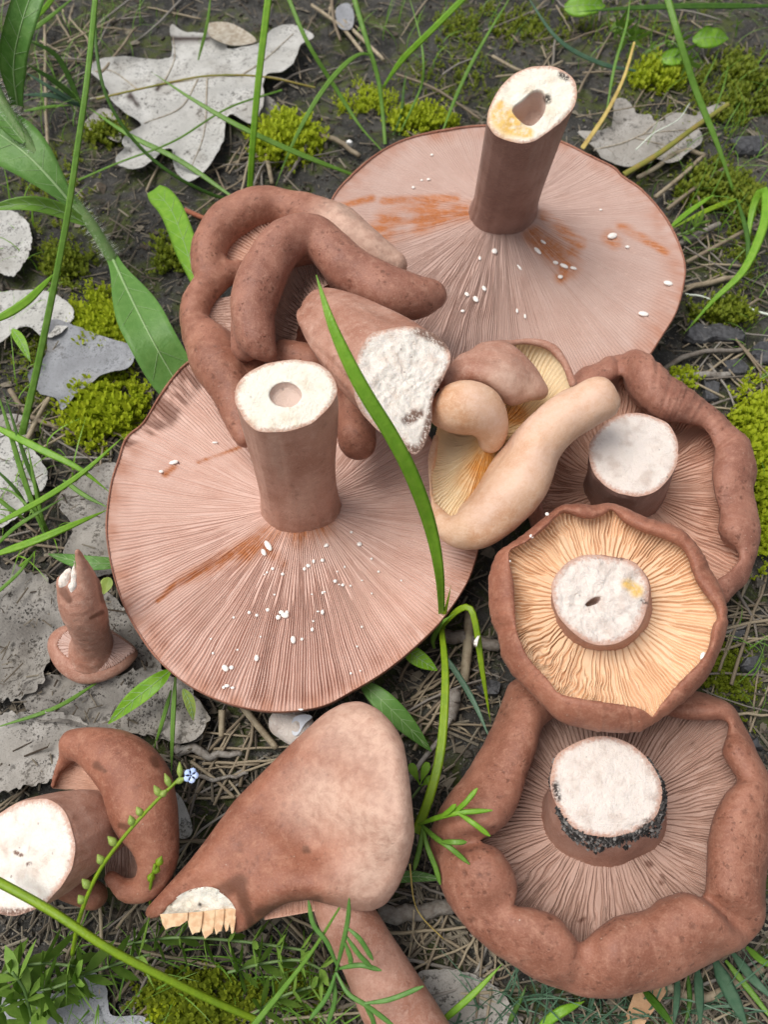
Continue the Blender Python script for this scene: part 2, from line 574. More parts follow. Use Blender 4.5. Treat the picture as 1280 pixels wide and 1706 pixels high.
# ------------------------------------------------------------------ mushroom builders
def polar(ctr, poly, th):
    """radius in pixels of a traced outline round ctr at the angles th (image y down)"""
    P = catmull(np.array(poly, float), 900, True) if len(poly) < 300 else np.array(poly)
    d = P - np.array(ctr)
    a = np.arctan2(d[:, 1], d[:, 0]); r = np.hypot(d[:, 0], d[:, 1])
    bins = np.full(720, np.nan)
    k = ((a + math.pi) / (2 * math.pi) * 720).astype(int) % 720
    for b in np.unique(k): bins[b] = np.mean(r[k == b])
    ok = ~np.isnan(bins)
    x = (np.arange(720) + 0.5) / 720 * 2 * math.pi - math.pi
    xs = x[ok]; rs = bins[ok]
    xs = np.concatenate([xs - 2 * math.pi, xs, xs + 2 * math.pi]); rs = np.tile(rs, 3)
    t = (np.asarray(th) + math.pi) % (2 * math.pi) - math.pi
    return np.interp(t, xs, rs)

def polyd(px, py, segs, soft=0.35):
    """0..1 closeness to stain strokes [(x0,y0,x1,y1,r0,r1)]"""
    r = np.zeros(np.shape(px))
    for x0, y0, x1, y1, r0, r1 in segs:
        dx, dy = x1 - x0, y1 - y0
        t = np.clip(((px - x0) * dx + (py - y0) * dy) / (dx * dx + dy * dy + 1e-9), 0, 1)
        d = np.hypot(px - x0 - t * dx, py - y0 - t * dy) / (r0 + t * (r1 - r0))
        r = np.maximum(r, 1 - sstep(soft, 1.0, d))
    return r

def gill_surface(B, spp, depth, seed=0, wob=0.25, closed=True, wid=0.34, mod=4, starts=(0.0, 0.32, 0.03, 0.32)):
    """B (M, nv, 3): a smooth sheet from stem to rim; cut radial slits into it, short ones only near the rim"""
    Mn, nv = B.shape[:2]
    if closed:
        du = np.roll(B, -1, 0) - np.roll(B, 1, 0)
    else:
        du = np.gradient(B, axis=0)
    dv = np.gradient(B, axis=1)
    nrm = unit(np.cross(du, dv))
    up = np.sign(np.sum(nrm[..., 2] * 1.0)) or 1.0
    if np.median(nrm[..., 2]) < 0: nrm = -nrm
    v = np.linspace(0, 1, nv)[None, :].repeat(Mn, 0)
    g = (np.arange(Mn) / spp)[:, None].repeat(nv, 1)
    w = np.asarray(wob)
    w = w[:, None] if w.ndim else w
    pn = np.stack([g * 0.21, v * 5.0, np.full_like(g, seed * 1.3)], -1)
    if closed:      # make the wobble meet at the seam
        ngl = Mn / spp
        a = g / ngl * 2 * math.pi
        R = 0.21 * ngl / (2 * math.pi)
        pn = np.stack([R * np.cos(a), R * np.sin(a), v * 5.0 + seed * 7.7], -1)
    gg = g + w * (2.0 * noise3(pn, seed) + 1.0 * noise3(pn * 2.3 + 9, seed + 3))
    si = np.round(gg)
    dist = np.abs(gg - si)
    sii = si.astype(np.int64)
    ngl_i = int(round(Mn / spp))
    if closed: sii = sii % ngl_i
    st = np.asarray(starts)[sii % mod] + np.where(sii % mod == 0, 0, 0.16) * _hash(sii, sii * 0 + seed, sii * 0 + 5)
    act = sstep(st, st + 0.10, v)
    var = 0.75 + 0.35 * _hash(sii, sii * 0 + seed, sii * 0 + 11)
    d = depth * act * var * (1 - sstep(wid * 0.35, wid, dist)) * (0.25 + 0.75 * sstep(0.0, 0.10, v)) * (1 - 0.75 * sstep(0.9, 1.0, v))
    crest = 0.12 * depth * _hash(np.floor(gg).astype(np.int64), sii * 0 + 3, sii * 0 + seed)
    return B + nrm * (crest - d)[..., None], gg, v

def stem_mesh(root, face, ztop, bc, br, zb, mat_side, mat_face, n=None, lean=0.5, bulge=0.0, hole=None, seed=0,
              rough=0.35, flare=0.18, stain=None, dirt=None, name='stem', side_dirt=None, dish=0.0, skin_noise=0.5, pale=None, hole_depth=9):
    face = np.array(face, float)
    fc = face.mean(0)
    P1 = V(fc[0], fc[1], ztop); P0 = V(bc[0], bc[1], zb)
    ax = unit(P1 - P0)
    if n is None: n = unit(ax + lean * np.array([0, 0, 1.0]))
    n = unit(np.asarray(n, float))
    K = 120
    th = np.linspace(0, 2 * math.pi, K, endpoint=False)
    r = polar(fc, face, th)
    r = r * (1 + 0.012 * noise3(np.stack([th * 4, th * 0 + seed, th * 0], -1), seed))
    top = VP(fc[0] + r * np.cos(th), fc[1] + r * np.sin(th), P1, n)
    bx, by = br
    base = V(bc[0] + bx * np.cos(th), bc[1] + by * np.sin(th), zb)
    nz = 40
    t = np.linspace(0, 1, nz)
    ring = base[:, None] * (1 - t)[None, :, None] + top[:, None] * t[None, :, None]
    cen = P0[None] * (1 - t)[:, None] + P1[None] * t[:, None]
    fac = 1 + flare * np.exp(-t * 9) + bulge * np.sin(t * math.pi) - 0.02 * sstep(0.95, 1, t)
    ring = cen[None] + (ring - cen[None]) * fac[None, :, None]
    rad = unit(ring - cen[None])
    q = np.stack([np.cos(th)[:, None] * 2.2 + 0 * t, np.sin(th)[:, None] * 2.2 + 0 * t, t[None] * 2.5 + seed + 0 * th[:, None]], -1)
    st_ = np.stack([np.cos(th)[:, None] * 11 + 0 * t, np.sin(th)[:, None] * 11 + 0 * t, t[None] * 1.2 + seed + 0 * th[:, None]], -1)
    amp = (1 - sstep(0.9, 1, t))[None, :, None]
    ring = ring + rad * (skin_noise * 1.3 * noise3(q, seed)[..., None] + 0.35 * skin_noise * noise3(st_, seed)[..., None]) * amp
    px, py = PX(ring)
    at = {'stain': np.zeros(ring.shape[:2]) if stain is None else polyd(px, py, stain.get('side', [])), 'pale': np.zeros(ring.shape[:2]) if pale is None else 0.6 * polyd(px, py, pale, 0.0)}
    o = obj(name, ring.reshape(-1, 3), grid_faces(K, nz, True), mat_side, root, attrs=at)
    # the cut end
    nr = 30
    s = np.linspace(1, 0.0, nr)
    disc = P1 + (top - P1)[:, None] * s[None, :, None]
    if hole is not None:
        hc = np.array(hole).mean(0)
        ph = VP(hc[0], hc[1], P1, n)
        rh = polar(hc, hole, th)
        inner = VP(hc[0] + rh * np.cos(th), hc[1] + rh * np.sin(th), P1, n)
        s1 = np.linspace(0, 1, 20)[None, :, None]
        d1 = top[:, None] * (1 - s1) + inner[:, None] * s1
        d2 = inner[:, None] - n * (hole_depth * np.linspace(0.08, 1, 12)[None, :, None] ** 0.8)
        tap = np.linspace(1, 0.8, 12)[None, :, None]
        d2 = (ph - n * 0)[None, None] + (d2 - ph) * tap
        d3 = d2[:, -1:, :] * (1 - np.array([0.5, 1.0]))[None, :, None] + (ph - n * hole_depth * 0.98) * np.array([0.5, 1.0])[None, :, None]
        disc = np.concatenate([d1, d2, d3], 1)
        edge = np.concatenate([np.linspace(1, 0.3, 20), np.full(14, 0.2)])[None].repeat(K, 0)
        wob_amp = np.concatenate([sstep(0, 0.15, np.linspace(0, 1, 20)), np.full(14, 0.4)])[None]
    else:
        edge = s[None].repeat(K, 0)
        wob_amp = sstep(0, 0.12, 1 - s)[None]
    nn = fbm(disc * 0.28 + seed, 2, seed) * 0.9 + fbm(disc * 1.1 + seed, 2, seed + 5) * 0.35
    disc = disc + n * (rough * nn * wob_amp)[..., None] - n * (dish * (1 - edge ** 2))[..., None] * (hole is None)
    disc = disc + n * (0.25 * np.sin(np.clip((1 - edge) / 0.12, 0, 1) * math.pi / 2) - 0.25 * 0)[..., None]
    px, py = PX(disc)
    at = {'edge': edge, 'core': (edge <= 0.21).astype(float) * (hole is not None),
          'stain': np.zeros(px.shape) if stain is None else polyd(px, py, stain.get('face', [])),
          'dirt': np.zeros(px.shape) if dirt is None else polyd(px, py, dirt)}
    obj('cut_face', disc.reshape(-1, 3), grid_faces(K, disc.shape[1], True), mat_face, o, attrs=at)
    return o

def mushroom_cap(root, ctr, outer, inner, zo, zi, zg, zb, bc, br, skin, gill, ngill=220, spp=6, nv=70, depth=1.6, bulge=0.45,
                 seed=0, wob=0.25, stain=None, dirt=None, creases=(), wrinkle=0.0, bump=0.6, rim_col=0.0, skin_stain=None, gill_flat=0.5,
                 pale=None, roll=True, gwid=0.34, angdepth=None, gstarts=(0.0, 0.32, 0.03, 0.32), dip=0.0, gpull=1.0, skin_pale=None):
    """an upturned cap: gills from the stem out to a margin that rolls back over them; outlines are traced, heights in mm.
    zo, zi may be functions of the image angle"""
    fz = lambda z, th: z(th) if callable(z) else np.full(np.shape(th), float(z))
    # ---- skin
    K = 420
    th = np.linspace(-math.pi, math.pi, K, endpoint=False)
    ro, ri = polar(ctr, outer, th), polar(ctr, inner, th)
    Po = V(ctr[0] + ro * np.cos(th), ctr[1] + ro * np.sin(th), fz(zo, th))
    Pi = V(ctr[0] + ri * np.cos(th), ctr[1] + ri * np.sin(th), fz(zi, th))
    mid = (Po + Pi) / 2
    half = np.linalg.norm(Po - Pi, axis=1) / 2
    cr = np.ones(K)
    for a, w, k in creases:
        d = np.abs((th - math.radians(a) + math.pi) % (2 * math.pi) - math.pi)
        cr *= 1 - k * np.exp(-(d / math.radians(w)) ** 2)
    b = half * bulge * 2 * cr
    up = np.array([0, 0, 1.0])
    s = np.concatenate([np.linspace(1.28 * math.pi, math.pi, 6)[:-1], np.linspace(math.pi, 0, 26)])
    sec = []
    for q in s:
        k = 0.86 if q > math.pi * 1.05 else 1.0
        sec.append(mid + (Po - mid) * math.cos(q) * k + up * (b * math.sin(q))[:, None] * (1 if q <= math.pi else 0.7))
    cb = V(ctr[0], ctr[1], zb)
    for u in np.linspace(0, math.pi / 2, 16)[1:]:
        p = Po + (cb - Po) * (1 - math.cos(u))
        zz = Po[:, 2] - (Po[:, 2] - zb) * math.sin(u) ** 0.9
        p = p.copy(); p[:, 2] = zz
        sec.append(p)
    S = np.stack(sec, 1)
    nr_in = len(s)
    # uneven surface
    du = np.roll(S, -1, 0) - np.roll(S, 1, 0); dv = np.gradient(S, axis=1)
    nrm = unit(np.cross(dv, du))
    if np.sum(nrm[:, 10:25, 2]) < 0: nrm = -nrm
    am = np.concatenate([np.linspace(0.1, 1, 10), np.ones(S.shape[1] - 10)])[None]
    nz_ = bump * (1.0 * noise3(S / 12 + seed, seed) + 0.22 * noise3(S / 4.6 + seed, seed + 1) + 0.06 * noise3(S / 1.6, seed + 2))
    if wrinkle:
        cw = np.stack([np.cos(th) * 30, np.sin(th) * 30, th * 0 + seed], -1)
        wv = noise3(cw, seed + 9) + 0.6 * noise3(cw * 2.1, seed + 10)
        nz_ = nz_ + wrinkle * wv[:, None] * (0.5 + 0.5 * noise3(S / 9, seed + 4))
    lim = np.minimum(1.0, half / 3.0)[:, None]
    S = S + nrm * (nz_ * am * lim)[..., None]
    px, py = PX(S)
    at = {'stain': np.zeros(px.shape) if skin_stain is None else polyd(px, py, skin_stain) , 'pale': np.zeros(px.shape) if skin_pale is None else polyd(px, py, skin_pale)}
    cap = obj('cap', S.reshape(-1, 3), grid_faces(K, S.shape[1], True), skin, root, attrs=at)
    # ---- gills
    Mn = ngill * spp
    th = np.linspace(-math.pi, math.pi, Mn, endpoint=False)
    ro, ri = polar(ctr, outer, th), polar(ctr, inner, th)
    P0 = V(bc[0] + br[0] * np.cos(th) * 0.8, bc[1] + br[1] * np.sin(th) * 0.8, fz(zg, th) + dip)
    Pi = V(ctr[0] + ri * np.cos(th), ctr[1] + ri * np.sin(th), fz(zi, th) - (0.25 if not roll else 0.0))
    Po = V(ctr[0] + ro * np.cos(th), ctr[1] + ro * np.sin(th), fz(zo, th))
    if roll:
        wall = P0 + (Po - P0) * 0.965
        C1 = P0 + (wall - P0) * gill_flat; C1[:, 2] = fz(zg, th)
        C2 = wall.copy(); C2[:, 2] = fz(zg, th) * 0.55 + Pi[:, 2] * 0.45
        C2 = P0 + (C2 - P0) * gpull
        C3 = Pi + (Po - Pi) * 0.10
        C3[:, 2] = Pi[:, 2] - 0.5
    else:
        C1 = P0 + (Pi - P0) * 0.33; C1[:, 2] = fz(zg, th)
        C2 = P0 + (Pi - P0) * 0.72; C2[:, 2] = (fz(zg, th) * 0.4 + Pi[:, 2] * 0.6)
        C3 = Pi
    v = np.linspace(0, 1, nv)[None, :, None]
    B = (1 - v) ** 3 * P0[:, None] + 3 * (1 - v) ** 2 * v * C1[:, None] + 3 * (1 - v) * v * v * C2[:, None] + v ** 3 * C3[:, None]
    B[..., 2] += 0.7 * noise3(B / 16 + seed, seed + 20) * sstep(0, .3, v[..., 0]) * (1 - sstep(.7, 1, v[..., 0]))
    dp = depth if angdepth is None else depth
    w = wob(th) if callable(wob) else wob
    G, gg, vv = gill_surface(B, spp, dp, seed, w, True, gwid, 4, gstarts)
    if angdepth is not None:
        G = B + (G - B) * angdepth(th)[:, None, None]
    px, py = PX(G)
    nz1 = fbm(np.stack([px / 26, py / 26, px * 0 + seed], -1), 3, seed)
    nz2 = noise3(np.stack([gg * 0.9, vv * 9, gg * 0 + seed], -1), seed + 2)
    stn = np.zeros(px.shape) if stain is None else np.clip(polyd(px, py, stain, 0.0) * (1.0 + 0.6 * nz1 + 0.6 * nz2), 0, 1)
    drt = np.zeros(px.shape) if dirt is None else np.clip(polyd(px, py, dirt) * (0.9 + 0.9 * nz1 + 0.9 * nz2), 0, 1)
    rimv = np.clip(rim_col * sstep(0.78, 1.0, vv) * (1 + 0.8 * nz1 + 0.5 * nz2), 0, 1)
    pl = np.zeros(px.shape) if pale is None else np.clip(polyd(px, py, pale) * (1 + 0.4 * nz1), 0, 1)
    gi = obj('gills', G.reshape(-1, 3), grid_faces(Mn, nv, True, True), gill, root,
             attrs={'gill': gg, 'stain': stn, 'dirt': drt, 'rim': rimv, 'pale': pl})
    return cap, gi, (G, px, py)

def gill_patch(root, inner, outer, n, mat, mid=None, depth=0.9, spp=6, nv=36, seed=0, pale=0.0, stain=0.0, parent_name='gills', wid=0.34, wob=0.2, stain_strokes=None):
    """gills on an open sheet between two traced lines [(px, py, z)]"""
    Mn = n * spp
    A = np.array([[*V(*p)] for p in inner]); Bq = np.array([[*V(*p)] for p in outer])
    A = catmull(A, Mn); Bq = catmull(Bq, Mn)
    v = np.linspace(0, 1, nv)[None, :, None]
    if mid is None:
        S = A[:, None] * (1 - v) + Bq[:, None] * v
    else:
        C = catmull(np.array([[*V(*p)] for p in mid]), Mn)
        C = 2 * C - 0.5 * (A + Bq)
        S = (1 - v) ** 2 * A[:, None] + 2 * v * (1 - v) * C[:, None] + v * v * Bq[:, None]
    G, gg, vv = gill_surface(S, spp, depth, seed, wob, False, wid)
    px, py = PX(G)
    st = np.full(px.shape, float(stain)) if stain_strokes is None else polyd(px, py, stain_strokes)
    z = np.zeros(px.shape)
    return obj(parent_name, G.reshape(-1, 3), grid_faces(Mn, nv), mat, root,
               attrs={'gill': gg + seed * 100, 'stain': st, 'dirt': z, 'rim': z, 'pale': z + pale})

def lobes(root, paths, h, k, mat, name='cap', seed=0, bump=0.6, cut=None, carve=(), stain=None, pale=None, fine=0.04):
    """folded flesh: thick tubes (px, py, z, radius px) blended into one skin; carve: tubes taken away"""
    W = []
    for P in list(paths) + list(carve):
        P = np.array(P, float)
        w = np.array([[*V(*p[:3]), p[3] * mmpp(*p[:3])] for p in P])
        W.append(catmull(w, max(6, 4 * len(P))) if len(P) > 1 else np.vstack([w, w + 1e-3]))
    lo = np.min([np.min(w[:, :3] - w[:, 3:], 0) for w in W[:len(paths)]], 0) - 3
    hi = np.max([np.max(w[:, :3] + w[:, 3:], 0) for w in W[:len(paths)]], 0) + 3
    S = Sdf(lo, hi, h)
    for i, w in enumerate(W):
        d = S.path(w[:, :3], w[:, 3])
        if i == 0: S.f = d
        elif i < len(paths): S.f = smin(S.f, d, k)
        else: S.f = smax(S.f, -d, 1.2)
    if cut is not None: S.f = cut(S)
    v, F = S.mesh()
    v = relax(v, F, 3)
    n = vnormals(v, F)
    v = v + n * (bump * (noise3(v / 11 + seed, seed) + 0.2 * noise3(v / 4, seed + 1)) + fine * noise3(v / 1.3, seed + 2))[:, None]
    px, py = PX(v)
    at = {'stain': np.zeros(len(v)) if stain is None else polyd(px, py, stain), 'pale': np.zeros(len(v)) if pale is None else polyd(px, py, pale, 0.0)}
    return obj(name, v, F, mat, root, attrs=at)

# latex: small white beads that lie on the gills
def bead_mesh():
    m = Mat('white_latex', 0.18, 0.5); m.color((0.86, 0.80, 0.74)); m.sss(0.3, (1, 0.8, 0.7))
    K, J = 10, 6
    v = []
    for j in range(J + 1):
        t = math.pi * j / J
        for k in range(K):
            a = 2 * math.pi * k / K
            v.append((math.sin(t) * math.cos(a), math.sin(t) * math.sin(a), math.cos(t) * 0.62))
    f = grid_faces(K, 1) if False else np.array([(j * K + k, (j + 1) * K + k, (j + 1) * K + (k + 1) % K, j * K + (k + 1) % K) for j in range(J) for k in range(K)])
    M['latex'] = m.m
    return mesh_data('latex_bead', np.array(v), f, m.m)
BEAD = bead_mesh()

def beads(parent, G, gx, gy, spots):
    """spots (px, py, long px, short px, angle): a drop standing on the gill surface found at that pixel"""
    org = origin_of(parent)
    P = G.reshape(-1, 3); X = gx.ravel(); Y = gy.ravel()
    for x, y, a, b, ang in spots:
        k = np.argmin((X - x) ** 2 + (Y - y) ** 2)
        near = np.argsort((X - x) ** 2 + (Y - y) ** 2)[:12] if len(X) > 50 else np.array([k])
        p = P[near[np.argmax(P[near, 2])]]
        s = float(np.dot(p - CAM, FW)) / FPX
        o = bpy.data.objects.new('latex_drop', BEAD)
        o.location = (p + np.array([0, 0, 0.18 * b * s]) - org) * 0.001
        o.scale = (a * s * 0.5, b * s * 0.5, min(a, b) * s * 0.45)
        o.rotation_euler = (0, 0, -ang)
        link(o, parent)

# ------------------------------------------------------------------ A: wide cap with the hollow stem
zA = zoomed(540, 100, 2.0645, [(25,480),(100,390),(200,310),(300,265),(420,240),(550,225),(700,235),(830,285),(920,330),(1000,370),(1030,400),(1100,450),(1170,530),(1215,610),(1245,700),(1240,780),(1215,870),(1160,960),(1110,1030),(1020,1085),(880,1130),(700,1130),(500,1110),(300,1040),(150,900),(60,720),(20,580)])
A = thing('mushroom', 'wide flat upturned mushroom with a tall hollow stem cut slantwise', 'mushroom', V(846, 420, 0))
fA = zoomed(540, 100, 2.0645, [(560,210),(575,150),(610,90),(660,45),(720,22),(790,22),(850,55),(872,100),(865,150),(830,200),(770,250),(720,280),(660,285),(600,265),(570,235)])
hA = zoomed(540, 100, 2.0645, [(648,172),(685,138),(720,108),(755,112),(765,150),(752,195),(715,228),(675,212)])
inA = [(846 + (x - 846) * 0.991, 420 + (y - 420) * 0.991) for x, y in zA]
capA = mushroom_cap(A, (846, 420), zA, inA, lambda t: 25 + 1.6 * np.sin(3 * t + 1), lambda t: 25.6 + 1.6 * np.sin(3 * t + 1), 21, 2, (838, 358), (50, 33),
             M['skin'], M['gill_grey'], 310, 6, 64, 1.0, 0.5, seed=3, rim_col=0.55, roll=False, dip=2.5,
             stain=[(775,352,600,395,26,34),(720,345,640,365,24,26),(890,390,945,440,28,36),(950,425,935,462,26,18),(1016,396,1024,404,20,18),(905,360,965,405,18,18),(760,330,640,335,12,12),(1035,375,1110,420,14,10),(620,330,560,345,10,8)],
             angdepth=lambda t: 0.30 + 0.95 * np.exp(-((t - 1.85) / 0.75) ** 2),
             wob=lambda t: 0.22 + 0.5 * np.exp(-((t - 2.2) / 0.5) ** 2))
stem_mesh(A, fA, 88, (838, 357), (50, 33), 21, M['stem_dark'], M['flesh'], n=(-0.1, -0.26, 0.9), hole=hA, seed=4, rough=0.4, flare=0.22,
          stain={'face': [(838, 195, 850, 205, 30, 34), (830, 190, 835, 175, 18, 12), (880, 222, 850, 215, 14, 14)]}, dirt=[(912, 163, 913, 167, 9, 9), (935, 125, 945, 130, 7, 7)], hole_depth=10)
beads(capA[1], *capA[2], [(941,444,16,8,0.6),(928,437,10,7,0.5),(935,462,9,8,0),(897,420,18,7,1.0),(955,450,12,6,.4),(1018,396,18,12,-0.4),(1044,412,8,6,0),(620,398,10,4,0),(716,301,6,5,0),(690,314,6,5,0),(720,260,5,5,0),(806,480,12,7,1.2),(792,500,14,9,1.2),(780,492,10,7,1),(823,420,10,12,0),(868,445,14,4,1.1),(1110,474,16,10,.3),(1070,525,18,10,.2),(772,520,7,6,0),(1000,350,5,4,0),(905,405,12,5,.8),(660,460,6,5,0),(705,302,5,4,0),(801,430,5,9,0),(862,520,4,10,0),(875,530,4,10,0)])
sc = obj('skin_flap', *(lambda P, T: (np.vstack([P, P + T]), np.array([(0,1,2,2),(3,5,4,4),(0,3,4,1),(1,4,5,2),(2,5,3,0)])))(np.array([V(808,252,62), V(812,268,60), V(796,283,57)]), np.array([0.3, -0.5, 0.4])), M['skin_red'], A, smooth=False) if False else None

# ------------------------------------------------------------------ B: widest cap, white cut stem
zB = zoomed(160, 580, 1.939, [(35,640),(30,560),(45,440),(70,360),(95,290),(150,240),(200,160),(250,90),(295,45),(380,0),(520,-20),(680,-10),(850,60),(1000,190),(1130,360),(1220,520),(1240,620),(1225,700),(1190,780),(1120,880),(1030,970),(930,1050),(830,1110),(730,1160),(600,1178),(480,1165),(370,1130),(280,1080),(200,1010),(140,930),(90,840),(55,740)])
B_ = thing('mushroom', 'widest flat upturned mushroom with a thick stem cut clean and white', 'mushroom', V(488, 900, 0))
fB = zoomed(160, 580, 1.939, [(450,170),(455,120),(490,80),(550,50),(630,38),(700,45),(750,75),(776,120),(772,160),(740,205),(700,240),(640,265),(580,272),(520,266),(480,235),(462,200)])
hB = zoomed(160, 580, 1.939, [(560,150),(580,120),(620,112),(655,130),(665,160),(640,188),(605,193),(572,178)])
cB = (488, 890)
inB = [(cB[0] + (x - cB[0]) * 0.991, cB[1] + (y - cB[1]) * 0.991) for x, y in zB]
up_l = lambda t: 0.0 * np.exp(-((t + 2.35) / 0.35) ** 2)
capB = mushroom_cap(B_, cB, zB, inB, lambda t: 23 + up_l(t) + 0.8 * np.sin(4 * t), lambda t: 23.6 + up_l(t) + 0.8 * np.sin(4 * t), 18.5, 1, (500, 848), (61, 40),
             M['skin'], M['gill_pink'], 320, 6, 70, 1.2, 0.5, seed=8, rim_col=0.6, roll=False, dip=2.5,
             stain=[(500,858,400,925,26,34),(400,920,300,968,26,16),(440,905,470,940,22,14),(300,965,262,1000,9,8),(290,778,275,790,8,9),(330,770,400,745,5,4),(505,872,520,868,60,60)],
             dirt=[(212,738,270,690,10,34),(270,690,320,625,34,30)],
             angdepth=lambda t: 0.48 + 0.62 * np.exp(-((t - 1.35) / 0.95) ** 2) + 0.3 * np.exp(-((t + 1.9) / 0.7) ** 2))
stem_mesh(B_, fB, 82, (500, 848), (60, 39), 18.5, M['stem_brown'], M['flesh'], n=(-0.02, -0.12, 1.0), hole=hB, seed=9, rough=0.25, flare=0.16, hole_depth=2.2,
          pale=[(470, 790, 450, 700, 26, 16), (500, 845, 520, 800, 40, 26)])
rb = random.Random(4)
sp = [(447,912,22,10,1.0),(440,920,14,8,1.1),(477,1024,14,10,.2),(470,1018,9,8,0),(462,1030,9,9,0),(491,1068,14,9,1.4),(378,1115,14,10,.8),(384,1112,8,8,0),(427,1097,8,12,0),(292,770,16,8,-.3),(270,783,8,6,0),(360,738,10,4,0),(545,908,7,7,0),(536,935,7,7,0),(544,911,5,5,0),(598,909,9,8,0),(512,942,8,7,0),(507,948,6,7,0),(470,955,6,6,0),(455,950,6,6,0),(418,1020,6,6,0),(430,1023,6,6,0),(444,1015,7,7,0),(540,1020,6,9,0),(557,968,7,7,0),(570,974,6,6,0),(380,1140,9,6,0),(390,1146,7,5,0),(375,1145,6,6,0),(506,1065,5,6,0),(500,1180,9,4,0),(585,888,5,5,0),(480,1020,7,9,0),(586,975,4,4,0),(524,934,5,8,0),(518,1050,5,8,0),(539,990,4,6,0)]
for _ in range(24):
    a = rb.uniform(0.4, 2.4); r_ = rb.uniform(0.3, 0.95)
    sp.append((500 + 270 * r_ * math.cos(a), 870 + 290 * r_ * math.sin(a), rb.uniform(3, 5), rb.uniform(3, 5), 0))
beads(capB[1], *capB[2], sp)

# ------------------------------------------------------------------ E: curled cap half under the orange one
E = thing('mushroom', 'curled dark-stemmed mushroom lying under the orange-gilled one', 'mushroom', V(1070, 800, 0))
zEo = [(957,628),(989,612),(1022,594),(1055,592),(1083,610),(1111,634),(1149,657),(1186,681),(1219,709),(1247,742),(1257,788),(1254,821),(1266,868),(1264,915),(1247,962),(1224,990),(1205,1009),(1130,1015),(1040,1000),(950,960),(900,900),(880,830),(885,760),(910,690)]
zEi = [(985,668),(1008,643),(1036,625),(1050,652),(1074,681),(1102,699),(1139,702),(1172,713),(1191,746),(1186,784),(1191,821),(1200,859),(1198,887),(1226,910),(1231,938),(1191,969),(1120,985),(1040,970),(960,930),(915,880),(898,820),(905,760),(935,710)]
fE = zoomed(680, 540, 2.133, [(645,430),(680,375),(740,330),(815,315),(890,335),(940,370),(962,430),(955,500),(920,560),(870,600),(800,612),(730,592),(675,550),(648,490)])
capE = mushroom_cap(E, (1070, 805), zEo, zEi, lambda t: 27 + 3 * np.exp(-((t + 1.4) / .5) ** 2), lambda t: 31 + 4 * np.exp(-((t + 1.4) / .5) ** 2), 15, 3, (1043, 815), (66, 56),
             M['skin_wrinkled'], M['gill_rose'], 236, 6, 60, 1.8, 0.42, seed=12, wob=0.5, creases=[(-102, 4, .55), (42, 5, .5), (-30, 7, .3), (15, 6, .25)], wrinkle=0.42,
             bump=0.8, gwid=0.36, dip=2)
stem_mesh(E, fE, 43, (1043, 812), (68, 60), 15, M['stem_dark'], M['flesh_pinkish'], n=(0.02, 0.0, 1), seed=13, rough=0.25, flare=0.05)

# ------------------------------------------------------------------ G: big curled cap at the grass clump
zGo = [(854,1134),(831,1179),(809,1233),(777,1288),(741,1337),(718,1392),(727,1446),(745,1496),(777,1541),(818,1582),(868,1618),(917,1646),(972,1664),(1026,1666),(1085,1648),(1144,1623),(1189,1605),(1235,1578),(1266,1537),(1273,1482),(1278,1392),(1278,1324),(1262,1256),(1239,1202),(1217,1172),(1176,1156),(1135,1150),(1060,1140),(990,1130),(920,1125)]
zGi = [(913,1202),(895,1251),(881,1288),(868,1333),(850,1365),(822,1392),(800,1400),(829,1413),(850,1446),(859,1478),(856,1509),(895,1516),(931,1528),(951,1550),(967,1568),(990,1550),(1026,1526),(1076,1514),(1099,1496),(1135,1485),(1170,1494),(1178,1455),(1183,1401),(1194,1356),(1212,1324),(1232,1301),(1212,1270),(1203,1251),(1212,1206),(1176,1202),(1135,1196),(1060,1180),(990,1175)]
G_ = thing('mushroom', 'large mushroom with thick rolled rim and soil round its stem end', 'mushroom', V(1005, 1395, 0))
lowtop = lambda t: 1 - 0.55 * np.exp(-((t + 1.6) / .55) ** 2)
capG = mushroom_cap(G_, (1010, 1360), zGo, zGi, lambda t: 20 * lowtop(t), lambda t: 27 * lowtop(t), 11, 0, (1006, 1362), (104, 88),
             M['skin'], M['gill_mauve'], 270, 6, 66, 1.6, 0.5, seed=16, wob=lambda t: 0.45 + 0.5 * np.exp(-((t - 1.9) / 0.9) ** 2), creases=[(169, 4, .6), (100, 5, .35), (40, 4, .55), (-35, 5, .35), (140, 6, .25)], wrinkle=0.12, bump=1.0,
             gwid=0.36, dip=2, gpull=0.97, dirt=[(1156,1241,1160,1243,7,7),(1113,1406,1114,1407,6,6),(1080,1439,1084,1440,7,7),(1103,1460,1106,1468,6,6),(965,1535,976,1530,4,4),(1100,1471,1102,1473,6,5)])
fG = zoomed(700, 1120, 2.207, [(480,380),(500,310),(560,265),(640,237),(720,240),(800,280),(850,330),(885,400),(890,470),(860,540),(800,582),(720,605),(640,600),(570,575),(520,520),(488,450)])
stG = stem_mesh(G_, fG, 36, (1007, 1362), (102, 84), 11, M['stem_pink'], M['flesh_pinkish'], n=(-0.02, -0.1, 1), seed=17, rough=0.3, flare=0.05, dish=-0.8,
          dirt=[(930,1330,926,1308,9,9),(1080,1370,1060,1395,10,10),(1000,1403,1040,1402,8,10),(940,1370,960,1390,6,6)])

